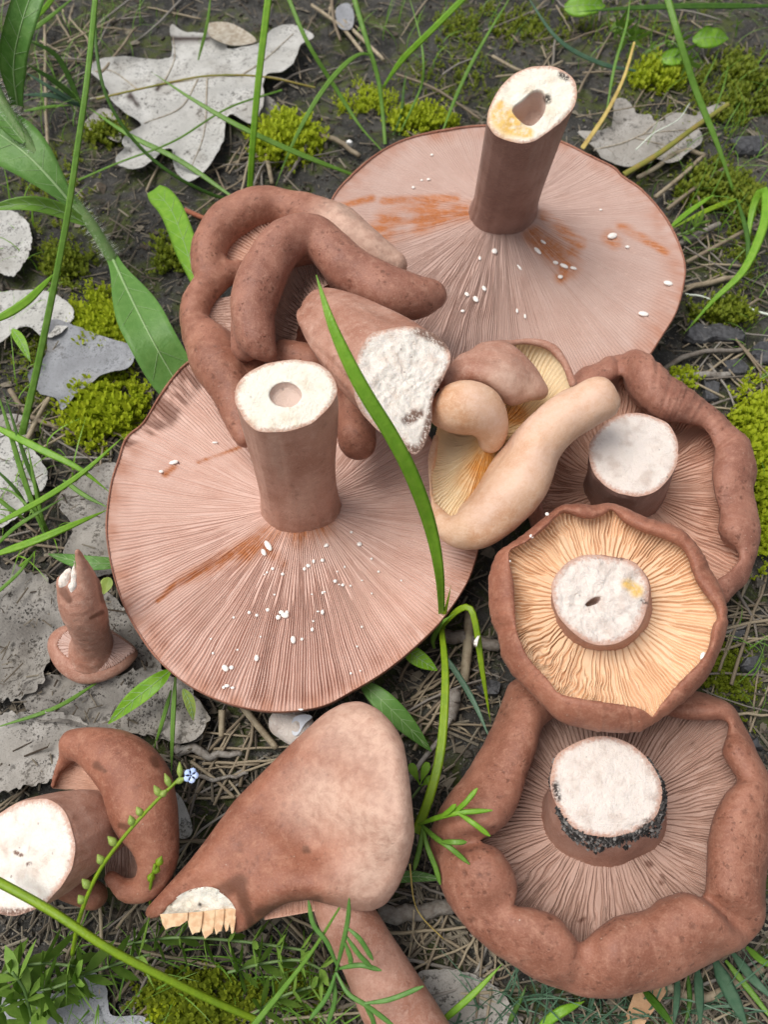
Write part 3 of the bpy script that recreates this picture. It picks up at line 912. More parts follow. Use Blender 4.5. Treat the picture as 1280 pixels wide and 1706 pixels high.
def soil_crust(stem, th0, th1, n, seed, deep=0.35, sizes=(0.2, 0.9)):
    """crumbs of black soil stuck round the end of a stem (angles in image degrees, y down)"""
    r = np.random.default_rng(seed)
    me = stem.data
    co = np.empty(len(me.vertices) * 3); me.vertices.foreach_get('co', co)
    co = co.reshape(120, 40, 3) * 1000 + origin_of(stem)
    oc = np.array([(1,0,0),(-1,0,0),(0,1,0),(0,-1,0),(0,0,1),(0,0,-1)], float)
    fcs = np.array([(0,2,4),(2,1,4),(1,3,4),(3,0,4),(2,0,5),(1,2,5),(3,1,5),(0,3,5)])
    mb = MB()
    for _ in range(n):
        a = r.uniform(th0, th1); mid_ = 1 - abs((a - (th0 + th1) / 2) / ((th1 - th0) / 2)) ** 2
        k = r.random() ** 1.6 * deep * (0.25 + 0.75 * mid_) * (0.75 + 0.2 * math.sin(a * 0.07) + 0.2 * math.sin(a * 0.19 + 1))
        p = co[int((a % 360) / 3) % 120, int(39 * (1 - k))]
        s_ = r.uniform(*sizes)
        mb.add(oc * r.uniform(.5, 1.2, (6, 1)) * s_ + p + r.normal(0, .15, 3), fcs, tone=r.random() ** 3)
    m = Mat('stuck_soil', 0.9, 0.3); m.color(m.mix(m.attr('tone'), (0.022, 0.02, 0.019), (0.30, 0.28, 0.26)))
    o = mb.build('soil_crust', m.m, stem, smooth=False); o['kind'] = 'stuff'
soil_crust(stG, -35, 160, 1500, 5, 0.55)
soil_crust(stG, 178, 215, 60, 6, 0.12, (0.2, 0.5))
# ------------------------------------------------------------------ F: orange gills, lies on E and G
zFo = [(847,907),(877,887),(911,857),(934,843.5),(968,843.5),(988,845),(1018,840),(1042,848.5),(1065,860),(1095,874),(1122,882),(1149,902),(1173,931),(1190,964),(1205,998),(1208,1038),(1200,1082),(1180,1122),(1153,1156),(1122,1183),(1089,1206),(1062,1220),(1018,1221),(975,1213),(934,1200),(911,1179),(881,1149),(854,1122),(837,1092),(830,1055),(820,1028),(815,988),(817,948),(827,921)]
zFi = [(854,917),(884,901),(911,880),(928,864),(944,854),(975,864),(1002,860),(1020,850),(1042,870),(1069,884),(1096,892),(1129,906),(1146,924),(1156,954),(1170,981),(1190,1008),(1196,1028),(1186,1048),(1180,1079),(1163,1109),(1136,1136),(1116,1159),(1099,1179),(1086,1195),(1069,1183),(1042,1176),(1008,1171),(968,1166),(931,1156),(911,1132),(884,1102),(867,1069),(860,1048),(857,1008),(855,968),(850,934)]
F_ = thing('mushroom', 'orange-gilled mushroom with wavy gills and a holed stump lying on the others', 'mushroom', V(1010, 1035, 26))
capF = mushroom_cap(F_, (1005, 1020), zFo, zFi, 44, lambda t: 49 + 1.0 * np.sin(5 * t), 41, 28, (1004, 1010), (84, 78),
             M['skin_red'], M['gill_orange'], 170, 7, 60, 1.7, 0.42, seed=21, wob=lambda t: 0.3 + 0.85 * np.exp(-((t - 2.2) / 0.6) ** 2),
             creases=[(170, 3.5, .6), (63, 4, .5), (-85, 4, .3), (-20, 5, .3), (-140, 5, .3)], wrinkle=0.3, bump=0.5, gwid=0.4, gill_flat=0.4, gpull=0.95, dip=1.0, gstarts=(0.0, 0.34, 0.12, 0.34))
fF = zoomed(800, 820, 2.977, [(358,455),(400,380),(470,330),(550,310),(640,322),(740,337),(800,380),(835,450),(838,530),(815,620),(770,690),(700,738),(620,760),(540,745),(470,700),(410,640),(370,560)])
hF = zoomed(800, 820, 2.977, [(525,555),(545,535),(575,518),(600,522),(590,545),(560,560),(535,566)])
stem_mesh(F_, fF, 53, (1004, 1008), (82, 76), 41, M['stem_pink'], M['flesh_pinkish'], n=(0, -0.12, 1), hole=hF, seed=22, rough=0.85, flare=0.0, hole_depth=7,
          dirt=[(1022, 921, 1035, 928, 8, 8), (1070, 1000, 1078, 1005, 4, 4)], stain={'face': [(1045, 972, 1062, 985, 12, 15)]})
beads(capF[1], *capF[2], [(1170, 1095, 13, 18, 0.3)])
beads(capF[0], *(lambda q: (q, *PX(q)))(np.array([V(886, 894, 50), V(912, 857, 49), V(850, 935, 49), V(1188, 1055, 49)])), [(886, 894, 8, 8, 0), (912, 857, 7, 7, 0), (850, 935, 4, 4, 0), (1188, 1055, 6, 10, 0)])

# ------------------------------------------------------------------ C: folded, lobed mushroom between the two wide ones
cz = lambda *pts: [(280 + p[0] / 2.56, 290 + p[1] / 2.56) + tuple(p[2:3]) + tuple(q / 2.56 for q in p[3:4]) for p in pts]
C_ = thing('mushroom', 'contorted mushroom with sausage-like folded lobes and a crumbly white stump', 'mushroom', V(500, 520, 22))
arch1 = cz((428,765,50,38),(380,700,52,80),(362,590,54,96),(385,470,56,100),(440,350,58,98),(530,268,59,88),(620,255,58,82),(700,330,56,88),(800,425,54,100),(920,490,53,108),(1040,525,51,98),(1120,515,50,66))
arch2 = cz((175,395,38,72),(180,310,40,82),(250,215,41,88),(370,145,42,85),(490,140,42,78),(610,195,41,105),(740,285,40,125),(850,350,39,110),(950,385,38,65))
arch3 = cz((310,410,36,46),(215,440,37,60),(130,530,37,68),(115,640,36,58),(190,760,37,108),(250,880,37,104),(295,1010,36,84),(325,1130,36,45))
body = cz((330,620,24,120),(600,640,24,130),(860,690,25,120))
nub = cz((760,860,32,90),(800,1000,36,90),(808,1130,38,88))
nub2 = cz((500,770,40,70),(620,800,40,80))
inner_ridge = cz((560,700,34,80),(680,700,34,80))
web1 = cz((330,740,44,60),(345,620,46,70),(420,400,49,60),(640,330,50,62),(760,430,48,80),(900,520,46,80))       # the fold's inner sheet
web2 = cz((560,240,36,60),(640,290,37,90),(800,370,38,90),(700,420,40,80))
web3 = cz((230,740,33,70),(330,820,34,80),(360,950,34,60))
lobes(C_, [arch1, web1], 0.7, 5, M['skin_wrinkled'], 'lobe', 31, 1.1)
lobes(C_, [arch2, web2, nub, body, nub2, arch3, web3], 0.7, 2.6, M['skin'], 'cap', 32, 1.1, pale=[(560, 360, 660, 430, 60, 50)], stain=[(568, 345, 590, 362, 10, 6)])
gill_patch(C_, cz((540,740,40),(560,620,42),(590,540,46),(640,500,48),(680,470,48)), cz((420,720,46),(440,560,48),(490,420,50),(560,310,53),(640,330,53)), 46, M['gill_mauve'], depth=1.2, seed=34,
           mid=cz((480,735,38),(505,600,40),(545,490,43),(600,420,45),(660,410,46)))
gill_patch(C_, cz((370,450,38),(450,340,40),(530,260,42)), cz((200,390,38),(280,260,40),(430,180,42)), 22, M['gill_rose'], depth=1.3, seed=35, mid=cz((280,410,36),(360,310,38),(470,225,40)))
gill_patch(C_, cz((340,500,38),(340,710,38)), cz((150,530,37),(150,690,37)), 16, M['gill_mauve'], depth=1.2, seed=36, mid=cz((235,520,35),(235,700,35)))
fC = cz((800,800),(855,690),(930,660),(1030,650),(1130,680),(1195,740),(1205,800),(1170,880),(1132,960),(1120,1090),(1062,1195),(990,1150),(890,1090),(812,990),(788,900))
def round_stem(root, face, ztop, bc, br, zb, n, mat_side, mat_face, seed, bulge, rough, dirt):
    o = stem_mesh(root, face, ztop, bc, br, zb, mat_side, mat_face, n=n, seed=seed, bulge=bulge, rough=rough, flare=0.0, dirt=dirt, skin_noise=0.9)
    me = o.data
    co = np.empty(len(me.vertices) * 3); me.vertices.foreach_get('co', co); co = co.reshape(120, 40, 3)
    t = np.linspace(0, 1, 40)
    c = co.mean(0)
    k = np.sqrt(np.clip(1 - (1 - np.clip(t / 0.22, 0, 1)) ** 2, 0.0, 1))
    co = c[None] + (co - c[None]) * np.maximum(k, 0.02)[None, :, None]
    me.vertices.foreach_set('co', co.ravel()); me.update()
    return o
round_stem(C_, fC, 68, (526, 512), (40, 40), 50, (0.22, -0.22, 0.95), M['stem_pink'], M['flesh_dirty'], 37, 0.12, 0.75,
           [(675, 700, 690, 690, 9, 12), (705, 745, 735, 640, 12, 16), (700, 550, 745, 575, 14, 12), (640, 735, 700, 752, 8, 10), (700, 690, 680, 705, 10, 6)])

# ------------------------------------------------------------------ D: pale yellowish folded mushroom
dz = lambda *pts: [(680 + p[0] / 2.133, 540 + p[1] / 2.133) + tuple(p[2:3]) + tuple(q / 2.133 for q in p[3:4]) for p in pts]
D_ = thing('mushroom', 'pale tan folded mushroom with cream gills and an orange-brown stem', 'mushroom', V(850, 800, 24))
ez = lambda *pts: [(700 + p[0] / 2.207, 533 + p[1] / 2.207) + tuple(p[2:3]) + tuple(q / 2.207 for q in p[3:4]) for p in pts]
roll = ez((68,735,39,20),(105,775,40,45),(190,772,42,76),(290,690,45,96),(378,578,49,104),(440,460,53,90),(520,365,57,84),(600,318,60,80),(645,300,61,68))
wall = ez((68,735,39,16),(42,640,40,12),(42,540,41,12),(60,430,42,12))
rim = ez((95,240,54,20),(150,165,55,16),(270,100,54,13),(390,80,52,13),(480,100,51,14),(535,165,50,14),(562,235,51,17))
roll_in = ez((175,700,39,26),(245,630,41,36),(315,535,44,40),(390,440,48,38),(465,355,52,36),(545,290,56,34))
lobes(D_, [roll, wall, roll_in, ez((650,262,62,44),(688,300,60,36))], 0.65, 5, M['skin_tan'], 'cap', 41, 0.9, pale=[(850, 720, 1000, 660, 60, 60), (800, 860, 900, 760, 40, 60)])
lobes(D_, [rim, ez((115,230,56,20),(190,195,59,34),(260,205,60,40),(308,245,57,38),(335,285,52,30)), ez((175,155,57,24),(265,150,58,40),(335,195,57,42),(385,255,52,32)), ez((240,115,56,18),(320,122,56,34),(390,180,54,38),(440,260,50,32))], 0.6, 6, M['stem_pink'], 'fold', 42, 0.7, pale=[(840, 640, 880, 650, 60, 50)])
lobes(D_, [ez((85,350,56,52),(150,325,58,98),(220,335,57,92),(262,395,52,66),(262,440,48,50))], 0.6, 2, M['skin_tan'], 'stem', 43, 0.35, pale=[(790, 660, 825, 700, 40, 40)])
def gill_bowl(root, ctr, ring, bc, br, zbase, zmid, ngill, mat, depth, seed, stain, pale, spp=6, nv=56):
    """gills in a hollow: from a ring round the stem foot out to a traced rim [(px, py, z)]"""
    Mn = ngill * spp
    th = np.linspace(-math.pi, math.pi, Mn, endpoint=False)
    R_ = np.array(ring, float)
    ro = polar(ctr, R_[:, :2], th)
    a = np.arctan2(R_[:, 1] - ctr[1], R_[:, 0] - ctr[0]); o_ = np.argsort(a)
    zr = np.interp(th, np.concatenate([a[o_] - 2 * math.pi, a[o_], a[o_] + 2 * math.pi]), np.tile(R_[o_, 2], 3))
    Po = V(ctr[0] + ro * np.cos(th), ctr[1] + ro * np.sin(th), zr)
    P0 = V(bc[0] + br * np.cos(th), bc[1] + br * np.sin(th), zbase)
    C1 = P0 + (Po - P0) * 0.35; C1[:, 2] = zmid
    C2 = P0 + (Po - P0) * 0.85; C2[:, 2] = np.minimum(zmid + 1, zr - 2)
    v = np.linspace(0, 1, nv)[None, :, None]
    B = (1 - v) ** 3 * P0[:, None] + 3 * (1 - v) ** 2 * v * C1[:, None] + 3 * (1 - v) * v * v * C2[:, None] + v ** 3 * Po[:, None]
    G, gg, vv = gill_surface(B, spp, depth, seed, 0.25, True, 0.34)
    px, py = PX(G)
    nz1 = fbm(np.stack([px / 20, py / 20, px * 0 + seed], -1), 3, seed)
    z = np.zeros(px.shape)
    return obj('gills', G.reshape(-1, 3), grid_faces(Mn, nv, True, True), mat, root,
               attrs={'gill': gg, 'stain': np.clip(polyd(px, py, stain, 0.0) * (1.1 + 0.6 * nz1), 0, 1), 'dirt': z, 'rim': z, 'pale': np.clip(polyd(px, py, pale, 0.2), 0, 1)})
gill_bowl(D_, ez((245,430))[0], ez((48,640,41),(44,540,42),(58,430,43),(78,350,46),(100,260,52),(150,172,54),(270,104,53),(390,84,51),(478,104,50),(532,168,50),(560,238,51),(530,310,55),(462,390,53),(410,480,50),(350,570,47),(280,660,44),(200,735,42),(120,755,41),(68,725,40)),
          ez((258,430))[0], 20, 46, 37, 150, M['gill_cream'], 0.8, 44, [(815, 735, 790, 800, 46, 40), (800, 790, 785, 840, 34, 16), (830, 700, 860, 690, 36, 30)],
          [(735, 750, 730, 840, 46, 50), (880, 580, 930, 620, 60, 60)])

# ------------------------------------------------------------------ free-form sheets
def tps(ctrl):
    P = np.array([c[:2] for c in ctrl], float) / 300; z = np.array([c[2] for c in ctrl], float); n = len(P)
    U = lambda r: np.where(r > 0, r * r * np.log(np.maximum(r, 1e-9)), 0)
    K = U(np.linalg.norm(P[:, None] - P[None], axis=2)) + 0.02 * np.eye(n)
    Q = np.hstack([np.ones((n, 1)), P])
    A_ = np.block([[K, Q], [Q.T, np.zeros((3, 3))]])
    w = np.linalg.solve(A_, np.concatenate([z, np.zeros(3)]))
    def f(x, y):
        q = np.stack([np.asarray(x, float), np.asarray(y, float)], -1) / 300
        r = np.linalg.norm(q[..., None, :] - P, axis=-1)
        return U(r) @ w[:n] + w[n] + q @ w[n + 1:]
    return f

def inside(poly, x, y):
    r = np.zeros(np.shape(x), bool)
    n = len(poly)
    for i in range(n):
        x0, y0 = poly[i]; x1, y1 = poly[(i + 1) % n]
        c = ((y0 > y) != (y1 > y)) & (x < (x1 - x0) * (y - y0) / (y1 - y0 + 1e-12) + x0)
        r ^= c
    return r

def edge_dist(poly, x, y):
    d = np.full(np.shape(x), 1e9)
    n = len(poly)
    for i in range(n):
        x0, y0 = poly[i]; x1, y1 = poly[(i + 1) % n]
        dx, dy = x1 - x0, y1 - y0
        t = np.clip(((x - x0) * dx + (y - y0) * dy) / (dx * dx + dy * dy + 1e-9), 0, 1)
        d = np.minimum(d, np.hypot(x - x0 - t * dx, y - y0 - t * dy))
    return d

def flat_fill(poly, step):
    """triangulate a traced outline with inner points; returns points, triangles, number of rim points"""
    x0, y0 = poly.min(0); x1, y1 = poly.max(0)
    gx, gy = np.meshgrid(np.arange(x0, x1, step), np.arange(y0, y1, step * 0.866))
    gx = gx + (np.arange(gx.shape[0]) % 2)[:, None] * step / 2
    gx, gy = gx.ravel(), gy.ravel()
    ok = inside(poly, gx, gy)
    gx, gy = gx[ok], gy[ok]
    ok = edge_dist(poly, gx, gy) > step * 0.5
    pts = np.vstack([poly, np.stack([gx[ok], gy[ok]], 1)])
    n = len(poly)
    r = delaunay_2d_cdt([Vector(p) for p in pts], [], [list(range(n))], 1, 1e-5)
    return np.array([tuple(p) for p in r[0]]), [tuple(f) for f in r[2]]

def thick_sheet(name, poly, zf, mat, parent=None, step=6, thick=0.5, attrs=None, smooth=True, post=None, crisp=False):
    """a sheet with real thickness over a traced outline; zf(px, py) gives its height"""
    poly = np.asarray(poly, float)
    p, T = flat_fill(poly, step)
    z = zf(p[:, 0], p[:, 1])
    top = V(p[:, 0], p[:, 1], z)
    if post is not None: top = post(top, p)
    bot = top.copy(); bot[:, 2] -= thick
    n = len(top)
    # rim edges
    from collections import Counter
    e = Counter()
    for f in T:
        for i in range(3):
            a, b = f[i], f[(i + 1) % 3]
            e[(a, b)] += 1
    T2 = []
    for f in T:
        a, b, c = (top[i] for i in f)
        T2.append(f if np.cross(b - a, c - a)[2] > 0 else f[::-1])
    e = {}
    for f in T2:
        for i in range(3): e[(f[i], f[(i + 1) % 3])] = 1
    faces = list(T2) + [(f[2] + n, f[1] + n, f[0] + n) for f in T2]
    for (a, b) in e:
        if (b, a) not in e:
            if crisp: faces.append((b + 2 * n, a + 2 * n, a + 3 * n)); faces.append((b + 2 * n, a + 3 * n, b + 3 * n))
            else: faces.append((b, a, a + n)); faces.append((b, a + n, b + n))
    rep = 4 if crisp else 2
    at = {k: np.concatenate([f(p[:, 0], p[:, 1])] * rep) for k, f in (attrs or {}).items()}
    return obj(name, np.vstack([top, bot] * (rep // 2)), np.array(faces), mat, parent, smooth=smooth, attrs=at)

# ------------------------------------------------------------------ H: cap-side-up mushroom with a bite out of its edge
hz = lambda *pts: [(230 + p[0] / 2.327, 1150 + p[1] / 2.327) + tuple(p[2:3]) + tuple(q / 2.327 for q in p[3:4]) for p in pts]
H_ = thing('mushroom', 'brown mushroom lying cap side up with a white broken edge showing gills', 'mushroom', V(520, 1420, 0))
outH = hz((720,90),(790,50),(860,40),(930,70),(990,130),(1030,200),(1047,300),(1062,420),(1074,560),(1052,660),(1012,760),(962,832),(900,860),(830,852),(740,832),(670,812),(580,822),(520,850),(470,890),(420,930),(368,948),(378,850),(355,810),(300,770),(240,766),(170,790),(110,840),(85,878),(32,892),(20,858),(100,770),(200,660),(270,570),(370,430),(500,300),(600,200))
outH_d = []
for i in range(len(outH)):      # straight between points: the bite stays sharp
    a, b = np.array(outH[i]), np.array(outH[(i + 1) % len(outH)])
    m_ = max(1, int(np.hypot(*(b - a)) / 6))
    outH_d += [a + (b - a) * k / m_ for k in range(m_)]
outH_d = np.array(outH_d)
cs = outH_d.copy()
for _ in range(3): cs = 0.5 * cs + 0.25 * (np.roll(cs, 1, 0) + np.roll(cs, -1, 0))
bite = edge_dist(np.array(hz((110,840),(240,766),(378,850),(240,850))), outH_d[:, 0], outH_d[:, 1]) < 8
outH_s = np.where(bite[:, None], outH_d, cs)
fH = tps(hz((20,870,20),(100,770,26),(270,570,29),(500,300,33),(720,90,37),(860,40,40),(1040,250,48),(1072,560,46),(962,832,33),(670,812,36),(450,900,27),(660,610,29),(500,570,34),(500,770,36),(590,790,38),(800,300,42),(250,690,31),(900,480,48),(840,650,38),(700,710,41),(300,790,29),(700,200,40)))
biteline = np.array(hz((85,878),(110,840),(170,790),(240,766),(300,770),(355,810),(378,850),(368,948)))
def zH(x, y):
    d = edge_dist(outH_s, x, y)
    db = np.full(np.shape(x), 1e9)
    for i in range(len(biteline) - 1):
        p0, p1 = biteline[i], biteline[i + 1]; dd = p1 - p0
        t = np.clip(((x - p0[0]) * dd[0] + (y - p0[1]) * dd[1]) / (dd @ dd), 0, 1)
        db = np.minimum(db, np.hypot(x - p0[0] - t * dd[0], y - p0[1] - t * dd[1]))
    k = np.clip(1 - d / 26, 0, 1) ** 2.2 * np.clip(db / 40, 0, 1)
    z = fH(x, y) - 4.0 * k
    q = np.stack([np.asarray(x) / 60, np.asarray(y) / 60, np.zeros(np.shape(x))], -1)
    return z + 0.8 * fbm(q, 2, 51)
lit_side_H = lambda x, y: polyd(x, y, [(590, 1190, 665, 1270, 150, 110), (665, 1270, 670, 1390, 100, 110), (655, 1390, 620, 1460, 120, 110), (540, 1330, 620, 1360, 110, 110)], 0.0) * 1.0  # light caught on the cap's upper right, painted into the skin as paler colour
stain_H = lambda x, y: polyd(x, y, [(340, 1500, 400, 1470, 18, 20), (400, 1480, 420, 1545, 16, 10), (672, 1210, 686, 1350, 7, 6), (510, 1415, 513, 1417, 10, 8), (430, 1520, 530, 1500, 12, 12)])
capH = thick_sheet('cap', outH_s, zH, M['skin_red'], H_, 5.0, 3.0, {'stain': stain_H, 'pale': lit_side_H})
# broken edge: white flesh, then torn gill plates
fl = hz((88,872),(110,838),(170,788),(240,764),(300,768),(355,808),(380,850),(372,930),(355,870),(300,868),(250,872),(190,880),(130,892))
thick_sheet('cut_face', catmull(np.array(fl), 60, True), lambda x, y: zH(x, y) + 0.35 - 0.03 * np.maximum(0, y - 1480) + 0.6 * fbm(np.stack([x / 9, y / 9, x * 0], -1), 2, 3), M['flesh'], capH, 3.5, 3.0,
            {'edge': lambda x, y: x * 0, 'stain': lambda x, y: x * 0, 'dirt': lambda x, y: polyd(x, y, [(333, 1506, 333, 1508, 4, 4), (285, 1507, 286, 1508, 3, 3)])}, crisp=True)
pm = Mat('torn_gill_plates', 0.55, 0.35)
n_ = pm.noise(2, 3); pm.color(pm.mix(pm.ramp(n_, 0.35, 0.65), (0.72, 0.52, 0.32), (0.60, 0.36, 0.20))); pm.bump((n_, 0.15)); pm.sss(0.15)
def straight(poly, step=4.0):
    out = []
    for i in range(len(poly)):
        a, b = np.array(poly[i]), np.array(poly[(i + 1) % len(poly)])
        m_ = max(1, int(np.hypot(*(b - a)) / step)); out += [a + (b - a) * k / m_ for k in range(m_)]
    return np.array(out)
for q, poly in enumerate(([(84,868),(192,862),(190,892),(160,914),(128,918),(106,928),(94,908)], [(186,862),(250,858),(246,905),(238,938),(220,940),(210,948),(196,915)], [(238,858),(298,852),(294,905),(288,940),(272,952),(258,964),(246,930)], [(288,852),(334,848),(330,900),(322,934),(312,936),(302,948),(292,912)], [(326,848),(358,846),(356,895),(348,930),(340,936),(332,905)], [(352,846),(381,848),(376,900),(370,940),(362,944),(355,905)])):
    k_ = poly[0][0]
    thick_sheet('gill_plate', straight(hz(*poly)), lambda x, y, k_=k_, q=q: 24.0 + 0.0085 * k_ + 0.25 * (q % 2) - 0.05 * (y - 1520) + 0.04 * (x - 230 - k_ / 2.327), pm.m, capH, 3.0, 0.7, crisp=True)
gill_patch(H_, hz((480,800,24),(600,770,26),(720,790,26)), hz((490,890,24),(600,872,25),(720,850,25)), 40, M['gill_rose'], depth=0.5, seed=52)
lobes(H_, [hz((760,760,24,90),(790,850,22,104),(890,1020,19,116),(985,1200,17,134),(1080,1370,16,146),(1130,1470,16,150))], 0.8, 2, M['stem_pink'], 'stem', 53, 0.4)

# ------------------------------------------------------------------ I: mushroom on its side by the forget-me-not
iz = lambda *pts: [(p[0] / 2.56, 1180 + p[1] / 2.56) + tuple(p[2:3]) + tuple(q / 2.56 for q in p[3:4]) for p in pts]
I_ = thing('mushroom', 'stubby mushroom on its side with a broad white stump behind a flower stalk', 'mushroom', V(130, 1400, 0))
lobes(I_, [iz((312,150,22,56),(400,165,23,84),(490,215,24,118),(570,310,24,140),(612,430,24,142),(655,550,23,106),(670,655,22,84),(625,755,20,62),(540,778,19,48),(472,725,19,34)),
           iz((280,740,10,70),(400,800,9,60)), iz((225,330,15,14),(245,270,17,17),(285,205,20,28))], 0.65, 2.5, M['skin_red'], 'cap', 61, 0.6,
      stain=[(255, 1265, 260, 1275, 10, 8), (200, 1375, 215, 1380, 7, 9), (160, 1275, 175, 1285, 10, 4)])
gill_patch(I_, iz((440,360,22),(440,280,22)), iz((222,345,14),(285,215,19)), 20, M['gill_rose'], depth=0.9, seed=62, mid=iz((340,350,13),(350,245,17)))
gill_patch(I_, iz((440,570,16),(560,560,18),(640,600,20)), iz((450,760,16),(560,790,16),(650,760,18)), 30, M['gill_mauve'], depth=0.6, seed=63, mid=iz((445,665,13),(560,670,13),(645,680,15)))
fI = iz((20,430),(110,392),(200,390),(268,430),(305,510),(320,600),(300,690),(250,770),(190,832),(120,866),(50,884),(-20,862),(-75,760),(-85,620),(-45,500))
stem_mesh(I_, fI, 32, (168, 1372), (54, 56), 16, M['stem_brown'], M['flesh_dirty'], n=(-0.5, -0.12, 0.85), seed=64, rough=0.5, flare=0.0, bulge=0.06,
          dirt=[(5, 1520, 60, 1518, 9, 8), (25, 1420, 35, 1425, 5, 5), (45, 1440, 50, 1438, 4, 4)])

# ------------------------------------------------------------------ J: smallest one, torn stem
jz = lambda *pts: [(p[0] / 2.56, 850 + p[1] / 2.56) + tuple(p[2:3]) + tuple(q / 2.56 for q in p[3:4]) for p in pts]
J_ = thing('mushroom', 'smallest mushroom, upturned, with its stem torn to a point', 'mushroom', V(152, 1090, 0))
zJo = jz((204,590),(214,540),(250,505),(310,485),(400,480),(480,515),(582,592),(562,650),(500,700),(420,732),(340,736),(270,702),(225,652))
zJi = jz((248,580),(262,545),(300,512),(400,497),(480,530),(574,593),(530,630),(470,655),(400,664),(330,648),(280,620))
mushroom_cap(J_, (152, 1086), zJo, zJi, 6.5, 9.0, 9.5, 1, (152, 1080), (33, 21), M['stem_pink'], M['gill_grey'], 90, 6, 36, 0.5, 0.3, seed=71, bump=0.35, dip=1.5, creases=[])
lobes(J_, [jz((392,610,7,104),(390,575,11,88),(386,530,17,82),(368,450,27,92),(345,385,34,96),(352,335,38,74)), jz((372,340,38,52),(366,280,44,36),(348,225,49,20),(330,176,53,9)), jz((300,360,37,50),(272,320,39,36),(258,300,40,22))], 0.45, 2.0, M['stem_pink'], 'stem', 72, 0.6,
      carve=[jz((300,400,44,15),(312,330,50,20),(318,240,58,20))], stain=[(105, 985, 115, 1000, 12, 8), (170, 1020, 150, 1030, 6, 4), (165, 960, 172, 1000, 8, 8)], fine=0.12)
lobes(J_, [jz((296,255,43,14),(280,285,42,26),(268,315,41,24)), jz((316,220,47,10),(314,300,44,14),(306,385,39,12))], 0.4, 1.5, M['flesh_dirty'], 'torn_flesh', 73, 1.3, fine=0.35)
# ------------------------------------------------------------------ litter materials
def dry_leaf_mat(name, base, alt, speck=0.8):
    m = Mat(name, 0.8, 0.2)
    n1 = m.noise(12, 4); n2 = m.noise(1.8, 5, 0.7); n3 = m.noise(0.5, 3)
    c = m.mix(m.ramp(n1, 0.35, 0.7), base, alt)
    c = m.mix(m.ramp(n2, 0.5, 0.8, 0, 0.5), c, tuple(x * 0.55 for x in base))
    c = m.mix(m.ramp(n3, 0.56, 0.72, 0, 0.5), c, tuple(x * 0.4 for x in base))
    sp = m.math('MULTIPLY', m.ramp(m.noise(0.8, 2, 0.5), 0.58, 0.64), m.ramp(m.noise(7, 2), 0.40, 0.62, 0.05, speck))
    c = m.mix(sp, c, (0.03, 0.027, 0.025))
    c = m.mix(m.math('MULTIPLY', m.ramp(m.noise(2.4, 5, 0.75), 0.53, 0.62), m.ramp(m.noise(10, 2), 0.48, 0.6, 0, speck)), c, (0.045, 0.04, 0.035))
    c = m.mix(m.ramp(m.noise(20, 3), 0.5, 0.7, 0, 0.35), c, (0.22, 0.19, 0.15))
    c = m.mix(m.attr('hole'), c, (0.03, 0.012, 0.008))
    m.color(c); m.bump((n2, 0.35), (n3, 0.15), (n1, 0.5))
    m.translucent(base, 0.12)
    return m.m
M['leaf_white'] = dry_leaf_mat('bleached_dry_leaf', (0.47, 0.46, 0.43), (0.58, 0.57, 0.54))
M['leaf_grey'] = dry_leaf_mat('grey_dry_leaf', (0.34, 0.315, 0.28), (0.44, 0.415, 0.38))
M['leaf_rot'] = dry_leaf_mat('rotting_dry_leaf', (0.20, 0.185, 0.165), (0.33, 0.31, 0.28), 1.0)
M['bark_grey'] = dry_leaf_mat('blue_grey_bark', (0.27, 0.275, 0.29), (0.38, 0.39, 0.415), 0.5)
M['vein'] = plain('leaf_vein', (0.42, 0.38, 0.31), (0.27, 0.22, 0.16)).m
M['straw'] = plain('dry_grass_straw', (0.38, 0.32, 0.22), (0.24, 0.19, 0.125), 3, rnd=((0.13, 0.095, 0.065), 0.75)).m
M['twig'] = plain('weathered_twig', (0.30, 0.28, 0.25), (0.17, 0.145, 0.12), 2, rnd=((0.10, 0.075, 0.055), 0.6), bump=0.3).m
M['crumb'] = plain('soil_crumb', (0.055, 0.047, 0.038), (0.12, 0.105, 0.085), 1.2, 0.9, bump=0.3).m
M['crumb_pale'] = plain('pale_grit', (0.33, 0.31, 0.28), (0.20, 0.18, 0.16), 1.2, 0.9, bump=0.3).m
M['charcoal'] = plain('charcoal', (0.028, 0.028, 0.03), (0.07, 0.07, 0.075), 2.0, 0.6, 0.5, bump=0.3).m
M['yellow_straw'] = plain('yellow_stalk', (0.55, 0.42, 0.13), (0.42, 0.30, 0.09), 4).m
M['olive_stem'] = plain('olive_stem', (0.20, 0.20, 0.035), (0.28, 0.20, 0.05), 6).m

def green(name, base, alt, tr=0.3, rough=0.42, size=3.0):
    m = Mat(name, rough, 0.4)
    n = m.noise(size, 3); n2 = m.noise(0.7, 2)
    c = m.mix(m.ramp(n, 0.35, 0.7), base, alt)
    c = m.mix(m.math('MULTIPLY', m.rnd, 0.35), c, alt)
    c = m.mix(m.ramp(n2, 0.6, 0.8, 0, 0.3), c, tuple(min(1, x * 1.6) for x in base))
    m.color(c); m.bump((n2, 0.12), (n, 0.2))
    m.translucent(c, tr)
    return m.m
M['grass'] = green('grass_green', (0.17, 0.38, 0.02), (0.24, 0.45, 0.035))
M['grass_dark'] = green('grass_dark', (0.05, 0.135, 0.012), (0.075, 0.17, 0.02))
M['grass_mid'] = green('grass_mid', (0.13, 0.28, 0.03), (0.18, 0.34, 0.05))
M['grass_teal'] = green('grass_teal', (0.065, 0.15, 0.085), (0.11, 0.20, 0.12))
M['grass_lime'] = green('grass_lime', (0.28, 0.42, 0.015), (0.22, 0.36, 0.02))
M['sprig'] = green('sprig_leaf', (0.20, 0.36, 0.05), (0.28, 0.44, 0.08), 0.4, 0.6)
